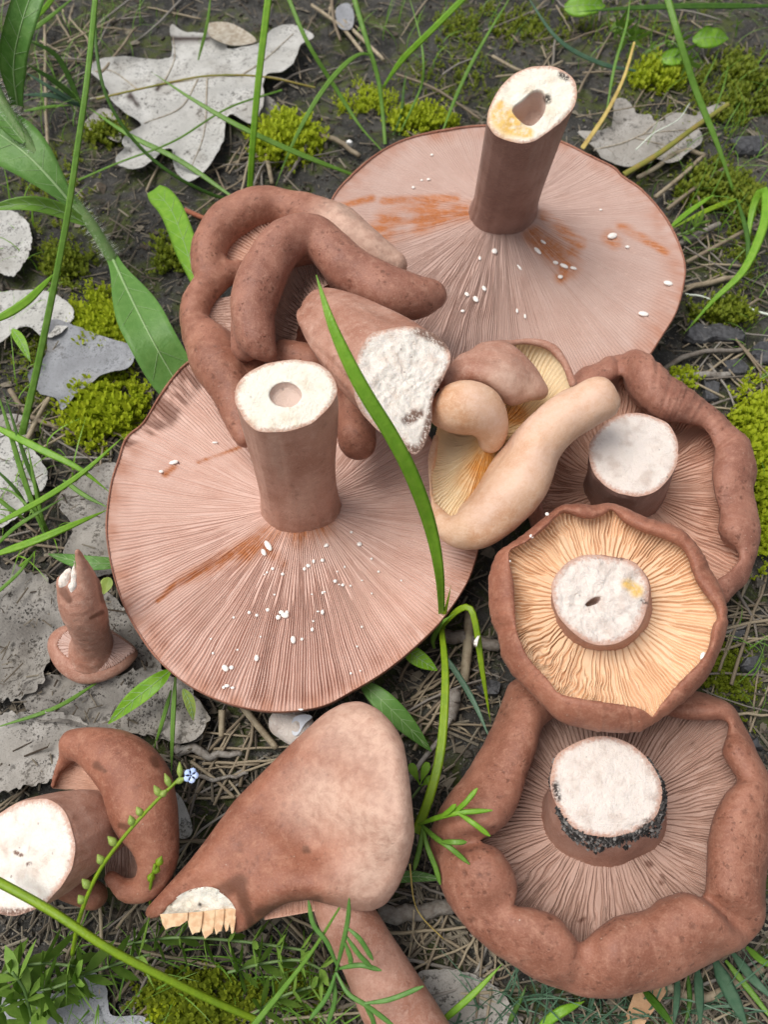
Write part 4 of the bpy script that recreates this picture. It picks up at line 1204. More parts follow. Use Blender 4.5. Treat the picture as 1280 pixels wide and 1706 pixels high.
M['herb'] = green('herb_leaf', (0.10, 0.25, 0.04), (0.15, 0.31, 0.065), 0.3, 0.45)
M['herb_rib'] = green('herb_midrib', (0.30, 0.44, 0.20), (0.26, 0.40, 0.16), 0.1)
M['herb_stem'] = green('herb_stem', (0.12, 0.22, 0.06), (0.17, 0.25, 0.09), 0.05, 0.5)
M['herb_pale'] = green('pale_leaf', (0.36, 0.46, 0.10), (0.28, 0.40, 0.08), 0.3)
M['moss'] = green('moss_green', (0.34, 0.43, 0.012), (0.44, 0.50, 0.02), 0.35, 0.6)
M['moss_dark'] = green('moss_dark', (0.15, 0.20, 0.010), (0.22, 0.26, 0.015), 0.3, 0.6)
M['hair'] = plain('plant_hair', (0.7, 0.75, 0.65), (0.6, 0.65, 0.55)).m
M['petal'] = plain('blue_petal', (0.40, 0.52, 0.85), (0.55, 0.65, 0.90)).m

# ------------------------------------------------------------------ where the mushrooms lie (so that small litter is only laid where it shows)
MASKS = [np.array(p, float) for p in (zA, zB, zEo, zFo, zGo, outH, zJo,
         cz((95,380),(170,190),(420,60),(660,120),(920,290),(1180,480),(1200,900),(1060,1200),(330,1160),(60,620)),
         dz((65,600),(110,740),(220,808),(380,740),(540,450),(720,280),(690,215),(500,75),(200,110),(80,290)),
         iz((-90,600),(20,430),(260,250),(265,100),(450,70),(650,170),(755,470),(735,680),(560,830),(190,840),(50,890)),
         hz((680,820),(910,850),(1200,1294),(860,1294)))]
MASKS = [m[:, :2] for m in MASKS]
def covered(px, py):
    px = np.asarray(px, float); py = np.asarray(py, float)
    r = np.zeros(px.shape, bool)
    for m in MASKS: r |= inside(m, px, py)
    return r

def zg(px, py):
    p = V(px, py, 0.0)
    return gz(p[..., 0], p[..., 1])

# ------------------------------------------------------------------ dry leaves
def dry_leaf(name, poly, mat, label, group=None, z=3.0, curl=2.0, seed=0, step=7, smooth_n=160, veins=(), hole=None, lift=None, jag=0.0, cat='dry leaf'):
    P = catmull(np.array(poly, float), smooth_n, True)
    if jag:
        a = np.arange(len(P)) * 0.55
        c = P.mean(0)
        P = P + unit(P - c) * (jag * noise3(np.stack([a, a * 0 + seed, a * 0], -1), seed))[:, None]
    def zf(x, y):
        x = np.asarray(x, float); y = np.asarray(y, float)
        q = np.stack([x / 70, y / 70, x * 0 + seed], -1)
        d = edge_dist(P, x, y)
        g = zg(x, y)
        k = z + np.maximum(g, -1.5) * 0.6 + curl * (0.9 * noise3(q, seed) + 0.35 * noise3(q * 2.7, seed + 1)) + 0.06 * curl * np.clip(12 - d, 0, 12)
        if lift is not None: k = k + lift(x, y)
        return np.maximum(k, g + 0.6)
    t = tag(thick_sheet(name, P, zf, mat, None, step, 0.3, {'hole': lambda x, y: polyd(x, y, hole or [])}, crisp=True), label, cat, group)
    if veins:
        mb = MB()
        for v_ in veins:
            q = catmull(np.array(v_, float), 14)
            w = V(q[:, 0], q[:, 1], zf(q[:, 0], q[:, 1]) + 0.12)
            vv, ff = tube(w, np.linspace(0.5, 0.2, 14), 5, False)
            mb.add(vv, ff)
        mb.build('veins', M['vein'], t)
    return t

def zz(x0, y0, s, *pts): return zoomed(x0, y0, s, pts)
dry_leaf('oak_leaf', zz(0, 0, 2, (302,240),(322,200),(400,187),(520,196),(572,180),(566,84),(610,104),(680,112),(752,135),(756,160),(800,158),(868,140),(905,98),(960,80),(1002,92),(1046,122),(1000,150),(980,204),(940,238),(882,252),(878,335),(862,380),(836,412),(772,380),(752,404),(742,470),(704,540),(645,602),(602,592),(577,545),(572,496),(545,498),(512,530),(462,560),(400,552),(385,524),(415,492),(404,470),(430,440),(470,415),(425,380),(372,335),(350,285)),
         M['leaf_white'], 'large bleached white oak leaf with deep lobes under the grass blades', z=5, curl=2.6, seed=2, smooth_n=260, jag=1.6, hole=[(217,160,219,162,9,9),(222,168,230,178,3,2),(262,152,268,140,5,4),(285,65,370,65,8,6)],
         veins=[[(150,165),(260,143),(345,130),(440,126),(520,145)], [(330,132),(300,180),(240,205)], [(345,130),(340,220),(318,280)], [(400,127),(440,100),(490,55)], [(270,142),(290,100),(288,60)], [(230,150),(190,120),(160,115)]])
dry_leaf('oak_leaf', zz(960, 0, 4, (262,672),(330,660),(388,720),(402,752),(500,766),(522,805),(588,800),(604,762),(700,752),(800,772),(822,742),(968,682),(990,702),(900,790),(822,850),(842,900),(830,962),(750,1012),(680,1072),(612,1086),(540,1060),(480,1092),(380,1112),(290,1102),(180,1052),(140,1000),(34,905),(20,872),(120,872),(220,850),(250,800)),
         M['leaf_grey'], 'grey dry oak leaf behind the rim of the hollow-stemmed mushroom', z=5, curl=1.8, seed=5, smooth_n=200, jag=1.2,
         veins=[[(990,250),(1040,238),(1072,224),(1120,218),(1200,212)], [(1072,224),(1100,200),(1135,180)], [(1060,230),(1100,240),(1140,250)]])
GL = 'grey dead leaves at the left edge'
dry_leaf('dead_leaf', [(-45,365),(15,350),(46,372),(51,408),(38,440),(18,460),(-20,445),(-50,410)], M['leaf_white'], 'rounded pale dead leaf below the hairy herb', z=4, curl=1.2, seed=7, jag=1.8)
dry_leaf('dead_leaf', [(-45,500),(25,484),(80,486),(115,508),(121,530),(98,555),(72,562),(50,545),(28,548),(0,570),(-45,590)], M['leaf_white'], 'pale lobed dead leaf touching the blue-grey bark', z=6, curl=1.2, seed=8, jag=1.8)
dry_leaf('bark_piece', zz(0, 300, 2.56, (118,830),(190,745),(205,640),(215,600),(265,598),(400,655),(480,680),(575,705),(582,730),(545,800),(440,825),(380,870),(330,905),(265,980),(240,930),(165,905)), M['bark_grey'], 'flat blue-grey bark piece beside the bright moss', z=6, curl=2.0, seed=9, jag=1.5, cat='bark', smooth_n=120)
dry_leaf('dead_leaf', [(-45,715),(20,722),(55,750),(78,790),(70,815),(45,835),(30,862),(-45,880)], M['leaf_white'], 'pale dead leaf under the grass tuft left of the widest mushroom', z=4, curl=1.2, seed=10, jag=1.8)
dry_leaf('dead_leaf', [(95,835),(130,800),(180,770),(215,800),(215,930),(150,960),(105,925),(120,880)], M['leaf_grey'], 'grey dead leaf tucked under the rim of the widest mushroom', z=4, curl=1.4, seed=11, jag=1.8)
dry_leaf('dead_leaf', [(-45,720),(5,690),(50,700),(30,740),(-45,770)], M['leaf_grey'], 'small grey dead leaf behind the pale lobed one', z=2, curl=1.0, seed=30)
dry_leaf('dead_leaf', [(-45,960),(50,950),(100,985),(112,1040),(85,1100),(60,1150),(-10,1170),(-45,1150)], M['leaf_rot'], 'crumbling grey leaf beside the smallest mushroom', z=3, curl=3.2, seed=12, jag=8)
dry_leaf('dead_leaf', [(40,1140),(120,1120),(190,1125),(255,1110),(320,1150),(346,1195),(335,1225),(300,1240),(250,1225),(180,1222),(110,1205),(50,1195)], M['leaf_rot'], 'crumbling grey leaf between the smallest mushroom and the stubby one', z=4, curl=3.0, seed=13, jag=6)
dry_leaf('dead_leaf', [(-45,1210),(40,1185),(110,1190),(150,1215),(110,1250),(95,1290),(40,1310),(-45,1320)], M['leaf_grey'], 'broad grey leaf above the stubby mushroom\'s white stump', z=5, curl=2.6, seed=14, jag=5)
dry_leaf('dead_leaf', [(110,1010),(180,990),(235,1040),(270,1090),(250,1130),(180,1140),(110,1120)], M['leaf_rot'], 'rotting leaf underneath the smallest mushroom', z=1.5, curl=1.8, seed=15, jag=7)
dry_leaf('dead_leaf', [(270,1140),(310,1145),(338,1180),(340,1215),(318,1235),(285,1235),(262,1200)], M['leaf_grey'], 'small oval dead leaf with a fold below the widest mushroom', z=6, curl=1.0, seed=16)
dry_leaf('dead_leaf', [(288,1320),(305,1335),(320,1378),(312,1396),(292,1392),(280,1360)], M['leaf_white'], 'slim pale leaf scrap beside the stubby mushroom\'s cap', z=3, curl=0.8, seed=17)
dry_leaf('dead_leaf', [(-45,1668),(50,1650),(100,1655),(110,1625),(150,1618),(175,1640),(185,1690),(240,1695),(250,1745),(-45,1760)], M['bark_grey'], 'bluish grey leaf under the bedstraw sprigs', z=3, curl=1.4, seed=18, jag=1.8)
dry_leaf('dead_leaf', [(690,1635),(750,1615),(820,1640),(862,1690),(880,1750),(720,1760)], M['leaf_grey'], 'grey dead leaf beside the pink-brown stem lying at the grass', z=3, curl=1.2, seed=19, jag=1.8)
dry_leaf('dead_leaf', [(140,205),(170,180),(195,195),(200,235),(170,225),(150,220)], M['leaf_grey'], 'curled grey scrap tucked under the large oak leaf', z=3, curl=1, seed=20)
dry_leaf('dead_leaf', zz(0, 0, 2, (690,80),(760,75),(830,110),(850,140),(770,150),(700,120)), M['vein'], 'brown scrap of leaf behind the large oak leaf', z=8, curl=1, seed=21)
dry_leaf('dead_leaf', [(420,160),(455,165),(470,205),(440,220),(425,200)], M['leaf_rot'], 'grey scrap of leaf at the tip of the large oak leaf', z=3, curl=1, seed=22)
dry_leaf('dead_leaf', [(560,15),(580,5),(590,25),(585,48),(565,45)], M['bark_grey'], 'small bluish scrap standing by the twigs', z=4, curl=1, seed=23)
dry_leaf('dead_leaf', [(1060,1650),(1085,1640),(1118,1635),(1100,1670),(1075,1706),(1060,1750),(1030,1750)], plain('tan_leaf', (0.52, 0.32, 0.18), (0.45, 0.26, 0.14)).m, 'long tan leaf strip under the big rolled rim', z=3, curl=0.8, seed=24)

# pale stone-like scrap under the widest cap
pb = thing('pebble', 'pale rounded pebble between the widest mushroom and the cap-up one', 'pebble', V(485, 1215, 0))
lobes(pb, [[(470,1205,4,24),(495,1215,4,28)]], 0.5, 2, M['crumb_pale'] if False else M['flesh_pinkish'], 'stone', 80, 0.5)
dry_leaf('paper_scrap', [(488,1198),(505,1190),(520,1194),(508,1206),(496,1224),(487,1222)], plain('white_scrap', (0.75, 0.77, 0.82), (0.68, 0.70, 0.76)).m, 'white papery scrap on the pale pebble', z=9.5, curl=0.3, seed=25, cat='scrap')

# charcoal pieces
def chunk(c, size, mat, name, label, cat, group, seed):
    r = np.random.default_rng(seed)
    K = 9
    a = np.sort(r.uniform(0, 2 * math.pi, K))
    rr = r.uniform(0.75, 1.1, K)
    top = np.stack([np.cos(a) * rr * size[0], np.sin(a) * rr * size[1], np.full(K, size[2]) + r.uniform(-.3, .3, K) * size[2]], 1)
    mid_ = np.stack([np.cos(a) * rr * size[0] * 1.12, np.sin(a) * rr * size[1] * 1.12, np.full(K, size[2] * 0.55)], 1)
    bot = mid_ * np.array([0.95, 0.95, 0]) - np.array([0, 0, 1.0])
    v = np.vstack([top, mid_, bot, [[0, 0, size[2] * 1.08]]]) + c
    f = [(i, (i + 1) % K, 3 * K) for i in range(K)]
    for b in (0, K):
        for i in range(K):
            j = (i + 1) % K
            f += [(b + K + i, b + K + j, b + j), (b + K + i, b + j, b + i)]
    return tag(obj(name, v, np.array(f), mat, None, smooth=False), label, cat, group)
for k, (x, y, a, b) in enumerate([(1160,560,7,5),(1205,562,8,4.5),(1272,590,6,5),(1182,655,5,5),(1250,245,9,6),(1225,615,5,4),(1242,1245,5,4),(1228,1050,4,4),(815,1150,4,3),(1255,1110,4,3)]):
    p = V(x, y, 0.0); p[2] = gz(p[0], p[1])
    chunk(p, (a, b, 3.2), M['charcoal'], 'charcoal_piece', 'black angular charcoal piece on the dark soil', 'charcoal', 'charcoal pieces on the soil', 100 + k)
chunk(V(582, 240, 2.0), (1.6, 1.3, 1.4), plain('white_crumb', (0.8, 0.8, 0.78), (0.7, 0.7, 0.68)).m, 'pebble', 'tiny white pebble on soil beside the yellow-green moss', 'pebble', None, 120)

# ------------------------------------------------------------------ twigs and dry stalks
def stalk(points, r0, r1, mat, label, name='twig', cat='twig', group=None, sides=7, kink=0.0, seed=0):
    P = catmull(np.array([[*V(x, y, 0.0)] for x, y, z in points]), 18)
    Z = catmull(np.array([[z, 0] for x, y, z in points]), 18)[:, 0]
    P[:, 2] = Z + np.maximum(gz(P[:, 0], P[:, 1]), -1)
    if kink: P[:, :2] += kink * np.stack([noise3(np.stack([np.arange(18) * .5, np.full(18, seed), np.zeros(18)], -1), 1), noise3(np.stack([np.arange(18) * .5, np.full(18, seed + 9), np.zeros(18)], -1), 2)], 1)
    v, f = tube(P, np.linspace(r0, r1, 18), sides)
    return tag(obj(name, v, fix(f), mat), label, cat, group)
TW = 'named twigs'
stalk([(1090,640,2.5),(1150,632,2.5),(1213,628,2.5)], 1.5, 1.3, M['twig'], 'straight grey twig beside the curled dark-stemmed mushroom', seed=1, kink=.4)
stalk([(1100,625,2),(1140,600,3),(1180,593,4),(1235,590,3)], 1.2, 0.8, M['twig'], 'bent pale twig above the straight grey one', seed=2, kink=.6)
stalk([(1140,486,2),(1180,478,3),(1226,470,3)], 1.2, 1.1, M['straw'], 'straw-coloured stalk at the rim of the hollow-stemmed mushroom', 'stalk', 'stalk', seed=3)
stalk([(1143,440,2),(1190,418,5),(1240,395,6),(1290,375,5)], 0.9, 0.8, M['straw'], 'long bent straw running from the hollow-stemmed mushroom\'s rim', 'stalk', 'stalk', seed=4)
stalk([(1138,498,3),(1200,512,3),(1290,532,3)], 0.4, 0.5, M['hair'], 'thin white stalk lying across the dark soil', 'stalk', 'stalk', seed=5)
stalk([(1130,410,2),(1160,398,4),(1195,385,5)], 1.1, 1.2, M['twig'], 'short pale twig at the rim near the green sprout', seed=6, kink=.4)
stalk([(1060,305,4),(1090,290,4),(1130,265,5),(1170,268,4)], 1.0, 1.0, M['straw'], 'dry stalk beneath the grey oak leaf', 'stalk', 'stalk', seed=7)
stalk([(1090,335,3),(1130,305,5),(1170,272,5)], 1.0, 0.9, M['straw'], 'straight dry stalk below the olive stem', 'stalk', 'stalk', seed=8)
stalk([(1110,355,3),(1150,325,4),(1210,285,4)], 0.9, 0.8, M['straw'], 'second dry stalk below the olive stem', 'stalk', 'stalk', seed=9)
stalk([(292,1250,3),(330,1254,4),(360,1262,4),(400,1260,3)], 1.7, 0.8, M['twig'], 'short thick grey twig above the flower stalk', seed=10, kink=1.3)
stalk([(395,1165,5),(430,1210,5),(462,1248,3)], 1.3, 1.0, M['straw'], 'brown stalk running out under the widest mushroom', 'stalk', 'stalk', seed=11)
stalk([(373,1186,4),(371,1210,3),(370,1228,2)], 1.2, 0.9, M['straw'], 'short upright straw-coloured chip under the widest mushroom', 'stalk', 'stalk', seed=12)
stalk([(310,1285,3),(360,1300,4),(415,1290,3)], 0.7, 0.5, M['twig'], 'thin pale twig by the blue flower', seed=13, kink=.5)
stalk([(320,1270,3),(360,1300,3),(392,1330,3)], 0.6, 0.5, M['straw'], 'thin straw crossing the twig by the blue flower', 'stalk', 'stalk', seed=14)
stalk([(630,1525,3),(690,1520,4),(755,1508,4)], 2.4, 2.0, M['twig'], 'thick grey-brown twig between the cap-up mushroom and the rolled rim', seed=15, kink=.6)
stalk([(735,1062,3),(780,1068,4),(830,1085,4)], 2.4, 2.0, M['twig'], 'thick dark twig beside the grass sprout between the mushrooms', seed=16, kink=.6)
stalk([(782,1020,3),(778,1080,5),(772,1140,4)], 1.8, 1.6, M['straw'], 'flat brown stalk beside the bent grass blade', 'stalk', 'stalk', seed=17)
stalk([(745,1200,3),(752,1180,3),(757,1155,4)], 2.6, 2.2, M['twig'], 'brown bark-covered twig end beside the long green blade', seed=18, kink=.3)
stalk([(550,20,3),(590,60,4),(640,110,4)], 1.0, 0.9, M['straw'], 'long straw behind the arching grass blade', 'stalk', 'stalk', seed=19)
stalk([(520,15,3),(570,55,4),(605,95,3)], 0.9, 0.9, M['straw'], 'second straw behind the arching grass blade', 'stalk', 'stalk', seed=20)
stalk([(553,-10,6),(556,40,5),(568,75,3)], 0.9, 0.7, M['straw'], 'upright straw by the small bluish scrap', 'stalk', 'stalk', seed=21)
stalk([(505,220,2),(550,240,4),(600,270,3)], 1.3, 1.1, M['straw'], 'brown stalk lying over the yellow-green moss', 'stalk', 'stalk', seed=22)
stalk([(442,252,4),(448,280,3),(454,310,2)], 1.1, 1.0, M['straw'], 'short straw leaning on the yellow-green moss', 'stalk', 'stalk', seed=23)
stalk([(515,250,4),(495,280,4),(474,310,2)], 0.9, 0.8, M['twig'], 'short grey twig below the yellow-green moss', seed=24)
stalk([(45,745,3),(70,700,4),(92,668,5)], 1.0, 0.9, M['straw'], 'straw crossing others below the bark piece', 'stalk', 'stalk', seed=25)
stalk([(20,655,3),(55,700,4),(130,728,3)], 1.1, 0.9, M['straw'], 'bent straw below the bark piece', 'stalk', 'stalk', seed=26)
stalk([(640,1355,3),(720,1250,4),(760,1180,4)], 0.8, 0.8, M['twig'], 'long thin twig behind the green blade', seed=27, kink=.5)
stalk([(820,100,3),(880,130,3),(935,115,4)], 0.8, 0.7, M['straw'], 'straw lying behind the hollow stem', 'stalk', 'stalk', seed=28)
stalk([(660,130,3),(720,155,4),(800,205,3)], 0.6, 0.6, M['straw'], 'thin straw behind the hollow-stemmed mushroom', 'stalk', 'stalk', seed=29)
stalk([(310,356,3),(338,370,4),(360,378,4)], 1.1, 1.0, plain('red_stalk', (0.36, 0.12, 0.06), (0.28, 0.09, 0.05)).m, 'short reddish stalk behind the folded lobes', 'stalk', 'stalk', seed=30)
stalk([(80,290,3),(82,240,5),(80,50,6)], 0.8, 0.7, M['straw'], 'upright pale straw in the upper grass', 'stalk', 'stalk', seed=31)
stalk([(1105,1640,3),(1170,1660,5),(1260,1610,5)], 1.2, 1.2, M['straw'], 'dry stalk among the bluish grass under the rolled rim', 'stalk', 'stalk', seed=32)
stalk([(150,78,4),(170,140,6),(230,60,5)], 0.7, 0.6, M['straw'], 'kinked straw above the large oak leaf', 'stalk', 'stalk', seed=33)

# small straws: eight shared shapes laid where the soil shows
def straw_meshes():
    out = []
    r = np.random.default_rng(33)
    for k in range(8):
        L = 1.0
        s = np.linspace(-0.5, 0.5, 7)
        bend = r.uniform(-0.12, 0.12)
        P = np.stack([s, bend * (0.25 - s * s) * 2 + r.uniform(-.015, .015, 7), 0.06 * (0.25 - s * s)], 1)
        v, f = tube(P, np.linspace(1, r.uniform(.5, .9), 7) * 0.022, 5)
        out.append(mesh_data('straw_shape', v * 1.0, fix(f), M['straw'] if k < 6 else M['twig']))
    return out
SM = straw_meshes()
rs = np.random.default_rng(5)
# straw-rich places: (px, py, spread)
rich = [(250, 60, 120, 'behind the large oak leaf'), (120, 60, 90, 'behind the hairy herb'), (560, 60, 110, 'behind the arching grass blade'), (1180, 420, 110, 'between the looping blade and the hollow-stemmed mushroom'), (1200, 600, 90, 'among the charcoal pieces'), (1130, 60, 120, 'round the far moss cushion'), (900, 60, 130, 'behind the hollow stem'), (740, 1160, 70, 'beside the grass sprout'), (390, 1270, 80, 'beside the blue flower'), (720, 1500, 60, 'between the cap-up mushroom and the rolled rim'), (560, 1640, 120, 'round the pink-brown lying stem'), (230, 1620, 110, 'under the bright grass stem'), (1150, 1670, 90, 'below the big rolled rim'), (130, 700, 80, 'round the bark piece'), (60, 900, 60, 'under the grass tuft'), (1240, 1030, 60, 'beside the wrinkled rim'), (1230, 1180, 40, 'between the orange-gilled mushroom and the rolled rim'), (350, 1400, 40, 'between the stubby mushroom and the cap-up one'), (60, 1350, 50, 'behind the stubby mushroom'), (420, 260, 80, 'round the yellow-green moss cushion'), (760, 1620, 60, 'beside the rolled rim and the lying stem')]
cnt = 0
while cnt < 300:
    c = rich[rs.integers(len(rich))]
    x, y = c[0] + rs.normal() * c[2] * 0.55, c[1] + rs.normal() * c[2] * 0.55
    if not (-10 < x < 1290 and -10 < y < 1716) or covered(x, y): continue
    p = V(x, y, 0.0)
    L = rs.uniform(10, 42) * (1.0 if rs.random() < 0.8 else 1.5)
    o = bpy.data.objects.new('dry_straw', SM[rs.integers(8)])
    o.location = np.array([p[0], p[1], max(gz(p[0], p[1]), -1.0) + rs.uniform(0.6, 2.6)]) * 0.001
    th_ = rs.uniform(0, 2 * math.pi) if rs.random() < 0.5 else rs.normal() * 0.45 + (0.5 if x > 640 else 0.9)
    o.rotation_euler = (rs.uniform(-.2, .2), rs.uniform(-.10, .10), th_)
    kk = rs.uniform(16, 30)
    o.scale = (L, kk, kk)
    tag(o, 'thin dry grass straw lying on the soil ' + c[3], 'straw', 'dry straws on the soil ' + c[3])
    link(o); cnt += 1

# finer straw litter and crumbs: nobody could count these
def free_spots(n, r):
    """n places on bare soil inside and just round the picture: x, y, z (mm)"""
    n = int(n * 1.9)
    x, y = r.uniform(-460, 1740, n * 3), r.uniform(-150, 2050, n * 3)
    ok = ~covered(x, y)
    p = V(x[ok], y[ok], 0.0)[:n]
    p[:, 2] = gz(p[:, 0], p[:, 1])
    return p

def replicate(V0, F0):
    """V0 (n, k, 3) pieces sharing the faces F0 (m, 3)"""
    n, k = V0.shape[:2]
    return V0.reshape(-1, 3), (F0[None] + (np.arange(n) * k)[:, None, None]).reshape(-1, F0.shape[1])

def debris_on_leaves(m, r):
    n = 420
    x, y = r.uniform(-20, 330, n), r.uniform(930, 1330, n)
    x2, y2 = r.uniform(-20, 230, n // 2), r.uniform(560, 930, n // 2)
    x, y = np.concatenate([x, x2]), np.concatenate([y, y2])
    ok = ~covered(x, y); p = V(x[ok], y[ok], 0.0); n = len(p)
    p[:, 2] = np.maximum(gz(p[:, 0], p[:, 1]), -1) + r.uniform(4.2, 6.2, n)
    s = (r.random(n) ** 2 * 0.6 + 0.12)[:, None]; a = r.uniform(0, 6.28, n)
    d = np.stack([np.cos(a), np.sin(a), r.normal(0, .1, n)], 1) * s * r.uniform(0.6, 9, n)[:, None] * 0.8; w = np.stack([-np.sin(a), np.cos(a), 0 * a], 1) * s * 0.5; h = np.array([0, 0, .5]) * s
    v, f = replicate(np.stack([p - d - w, p - d + w, p - d + h, p + d - w, p + d + w, p + d + h], 1), np.array([(0, 2, 5), (0, 5, 3), (2, 1, 4), (2, 4, 5), (1, 0, 3), (1, 3, 4), (0, 1, 2), (3, 5, 4)]))
    o = obj('leaf_debris', v, f, m.m, smooth=False, attrs={'tone': np.repeat(r.random(n) ** 2, 6)}); o['kind'] = 'stuff'
    tag(o, 'crumbs and bits of straw lying on the dead leaves', 'debris')

def litter():
    r = np.random.default_rng(77)
    m = Mat('fine_litter', 0.8, 0.2); t = m.attr('tone')
    c = m.mix(t, (0.06, 0.045, 0.033), (0.28, 0.245, 0.185)); c = m.mix(m.ramp(m.noise(1.5), 0.4, 0.7, 0, .5), c, (0.13, 0.11, 0.085)); m.color(c)
    p = free_spots(6000, r); n = len(p)
    L = r.uniform(2.5, 13, (n, 1)); a = r.uniform(0, math.pi * 2, n)
    d = np.stack([np.cos(a), np.sin(a), r.normal(0, .12, n)], 1) * L / 2; k = r.uniform(0.15, 0.42, (n, 1))
    w = np.stack([-np.sin(a), np.cos(a), 0 * a], 1) * k; h = np.array([0, 0, 1.0]) * k
    p[:, 2] += k[:, 0] + r.uniform(0, 1.6, n)
    V0 = np.stack([p - d - w, p - d + w, p - d + h, p + d - w, p + d + w, p + d + h], 1)
    v, f = replicate(V0, np.array([(0, 2, 5), (0, 5, 3), (2, 1, 4), (2, 4, 5), (1, 0, 3), (1, 3, 4)]))
    o = obj('fine_litter', v, f, m.m, smooth=False, attrs={'tone': np.repeat(r.random(n), 6)}); o['kind'] = 'stuff'
    tag(o, 'fine brown straw and needle litter strewn over the soil', 'litter')
    oc = np.array([(1,0,0),(-1,0,0),(0,1,0),(0,-1,0),(0,0,1),(0,0,-1)], float)
    fc = np.array([(0,2,4),(2,1,4),(1,3,4),(3,0,4),(2,0,5),(1,2,5),(3,1,5),(0,3,5)])
    for nm, num, sz, mt, lb in (('soil_crumbs', 9000, (0.3, 1.5), M['crumb'], 'dark crumbs of soil covering the ground'), ('grit', 5000, (0.15, 0.55), M['crumb_pale'], 'pale grit grains scattered in the soil')):
        p = free_spots(num, r); n = len(p)
        s = r.uniform(sz[0], sz[1], n) * np.where(r.random(n) < .05, 1.8, 1)
        vv = oc[None] * r.uniform(0.55, 1.15, (n, 6, 1)) * s[:, None, None]
        ax = unit(r.normal(size=(n, 3))); ang = r.uniform(0, 6.28, n)
        ca, sa = np.cos(ang)[:, None, None], np.sin(ang)[:, None, None]
        A3 = ax[:, None, :]
        vv = vv * ca + np.cross(np.broadcast_to(A3, vv.shape), vv) * sa + A3 * np.sum(vv * A3, -1, keepdims=True) * (1 - ca)
        p[:, 2] += s * 0.25
        v, f = replicate(vv + p[:, None], fc)
        o = obj(nm, v, f, mt, smooth=False); o['kind'] = 'stuff'
        tag(o, lb, nm.replace('_', ' '))
    debris_on_leaves(m, r)
    p = free_spots(900, r); n = len(p); K = 6
    s = r.uniform(1.0, 3.6, n); a = np.sort(r.uniform(0, 6.28, (n, K)), 1); rr = r.uniform(.5, 1, (n, K)) * s[:, None]
    q = np.stack([np.cos(a) * rr, np.sin(a) * rr * r.uniform(.4, 1, (n, 1))], -1)
    z_ = np.einsum('nkd,nd->nk', q, r.normal(0, .25, (n, 2))) + r.uniform(-.15, .15, (n, K))
    p[:, 2] += 0.9
    top = np.concatenate([q, z_[..., None]], -1) + p[:, None]
    V0 = np.concatenate([top, top - np.array([0, 0, .3])], 1)
    f = [(0, i, i + 1) for i in range(1, K - 1)] + [(K, K + i + 1, K + i) for i in range(1, K - 1)]
    for i in range(K): f += [(i, K + i, (i + 1) % K), ((i + 1) % K, K + i, K + (i + 1) % K)]
    v, f = replicate(V0, np.array(f))
    o = obj('leaf_flakes', v, f, m.m, smooth=False, attrs={'tone': np.repeat(r.random(n), 2 * K)}); o['kind'] = 'stuff'
    tag(o, 'small flakes of bark and dead leaf on the soil', 'flakes')
litter()

# ------------------------------------------------------------------ moss
def moss(cx, cy, rx, ry, n, label, mat='moss', seed=0, tall=(4, 7), ang=0.0):
    """a cushion of upright leafy shoots"""
    r = np.random.default_rng(seed)
    N0 = n * 6
    u, w = r.normal(0, 0.5, N0), r.normal(0, 0.5, N0)
    x = cx + u * rx * math.cos(ang) - w * ry * math.sin(ang); y = cy + u * rx * math.sin(ang) + w * ry * math.cos(ang)
    ok = (u * u + w * w < 1.1) & (noise3(np.stack([x / 16, y / 16, x * 0 + seed], -1), 3) > -0.28) & ~covered(x, y)
    x, y, q2 = x[ok][:n], y[ok][:n], (u * u + w * w)[ok][:n]
    n = len(x)
    if n == 0: return
    p = V(x, y, 0.0); p[:, 2] = gz(p[:, 0], p[:, 1]) - 0.6
    Hm = (1.45 * r.uniform(tall[0], tall[1], n) * (1 - 0.45 * q2))[:, None]
    d = unit(np.stack([r.normal(0, .45, n), r.normal(0, .45, n), np.ones(n)], 1))
    bend = np.stack([r.normal(0, .25, n), r.normal(0, .25, n), np.zeros(n)], 1)
    out = []
    for j in range(10):
        t = (j + 0.6) / 10
        c = p + d * Hm * t + bend * Hm * t * t
        a = j * 2.4 + r.uniform(0, 1, n)
        o_ = unit(np.stack([np.cos(a), np.sin(a), np.full(n, 0.55 + 0.9 * t)], 1))
        L = Hm * 0.36 * (1.05 - 0.45 * t)
        s_ = unit(np.cross(o_, [0, 0, 1.0])) * L * 0.34
        up = np.array([0, 0, .12])
        out.append(np.stack([c - s_ * .5, c + s_ * .5, c + o_ * L * .5 + s_ + up, c + o_ * L, c + o_ * L * .5 - s_ + up], 1))
    V0 = np.concatenate(out, 0)
    v, f = replicate(V0, np.array([(0, 1, 2), (0, 2, 4), (4, 2, 3)]))
    o = obj('moss', v, f, M[mat], smooth=False); o['kind'] = 'stuff'
    tag(o, label, 'moss')
moss(475, 240, 62, 42, 520, 'bright yellow-green moss cushion below the large oak leaf', seed=1, tall=(5, 9))
moss(700, 205, 66, 22, 320, 'yellow-green moss behind the rim of the hollow-stemmed mushroom', seed=2, tall=(4, 7), ang=-0.1)
moss(170, 545, 70, 70, 620, 'dark green moss round the bark piece and the herb leaf', 'moss', seed=3, tall=(4, 7), ang=0.9)
moss(175, 690, 78, 62, 620, 'bright moss cushion between the bark and the widest mushroom', seed=4, tall=(4.5, 8), ang=-0.5)
moss(110, 440, 50, 40, 160, 'sparse dark moss below the hairy herb stem', 'moss_dark', seed=5)
moss(285, 430, 35, 30, 150, 'small dark moss tuft by the folded lobes', 'moss_dark', seed=6)
moss(1098, 128, 50, 28, 260, 'moss cushion above the grey oak leaf', 'moss', seed=7, tall=(5, 8))
moss(1230, 150, 80, 70, 420, 'dark moss mat in the far corner of soil', 'moss_dark', seed=8)
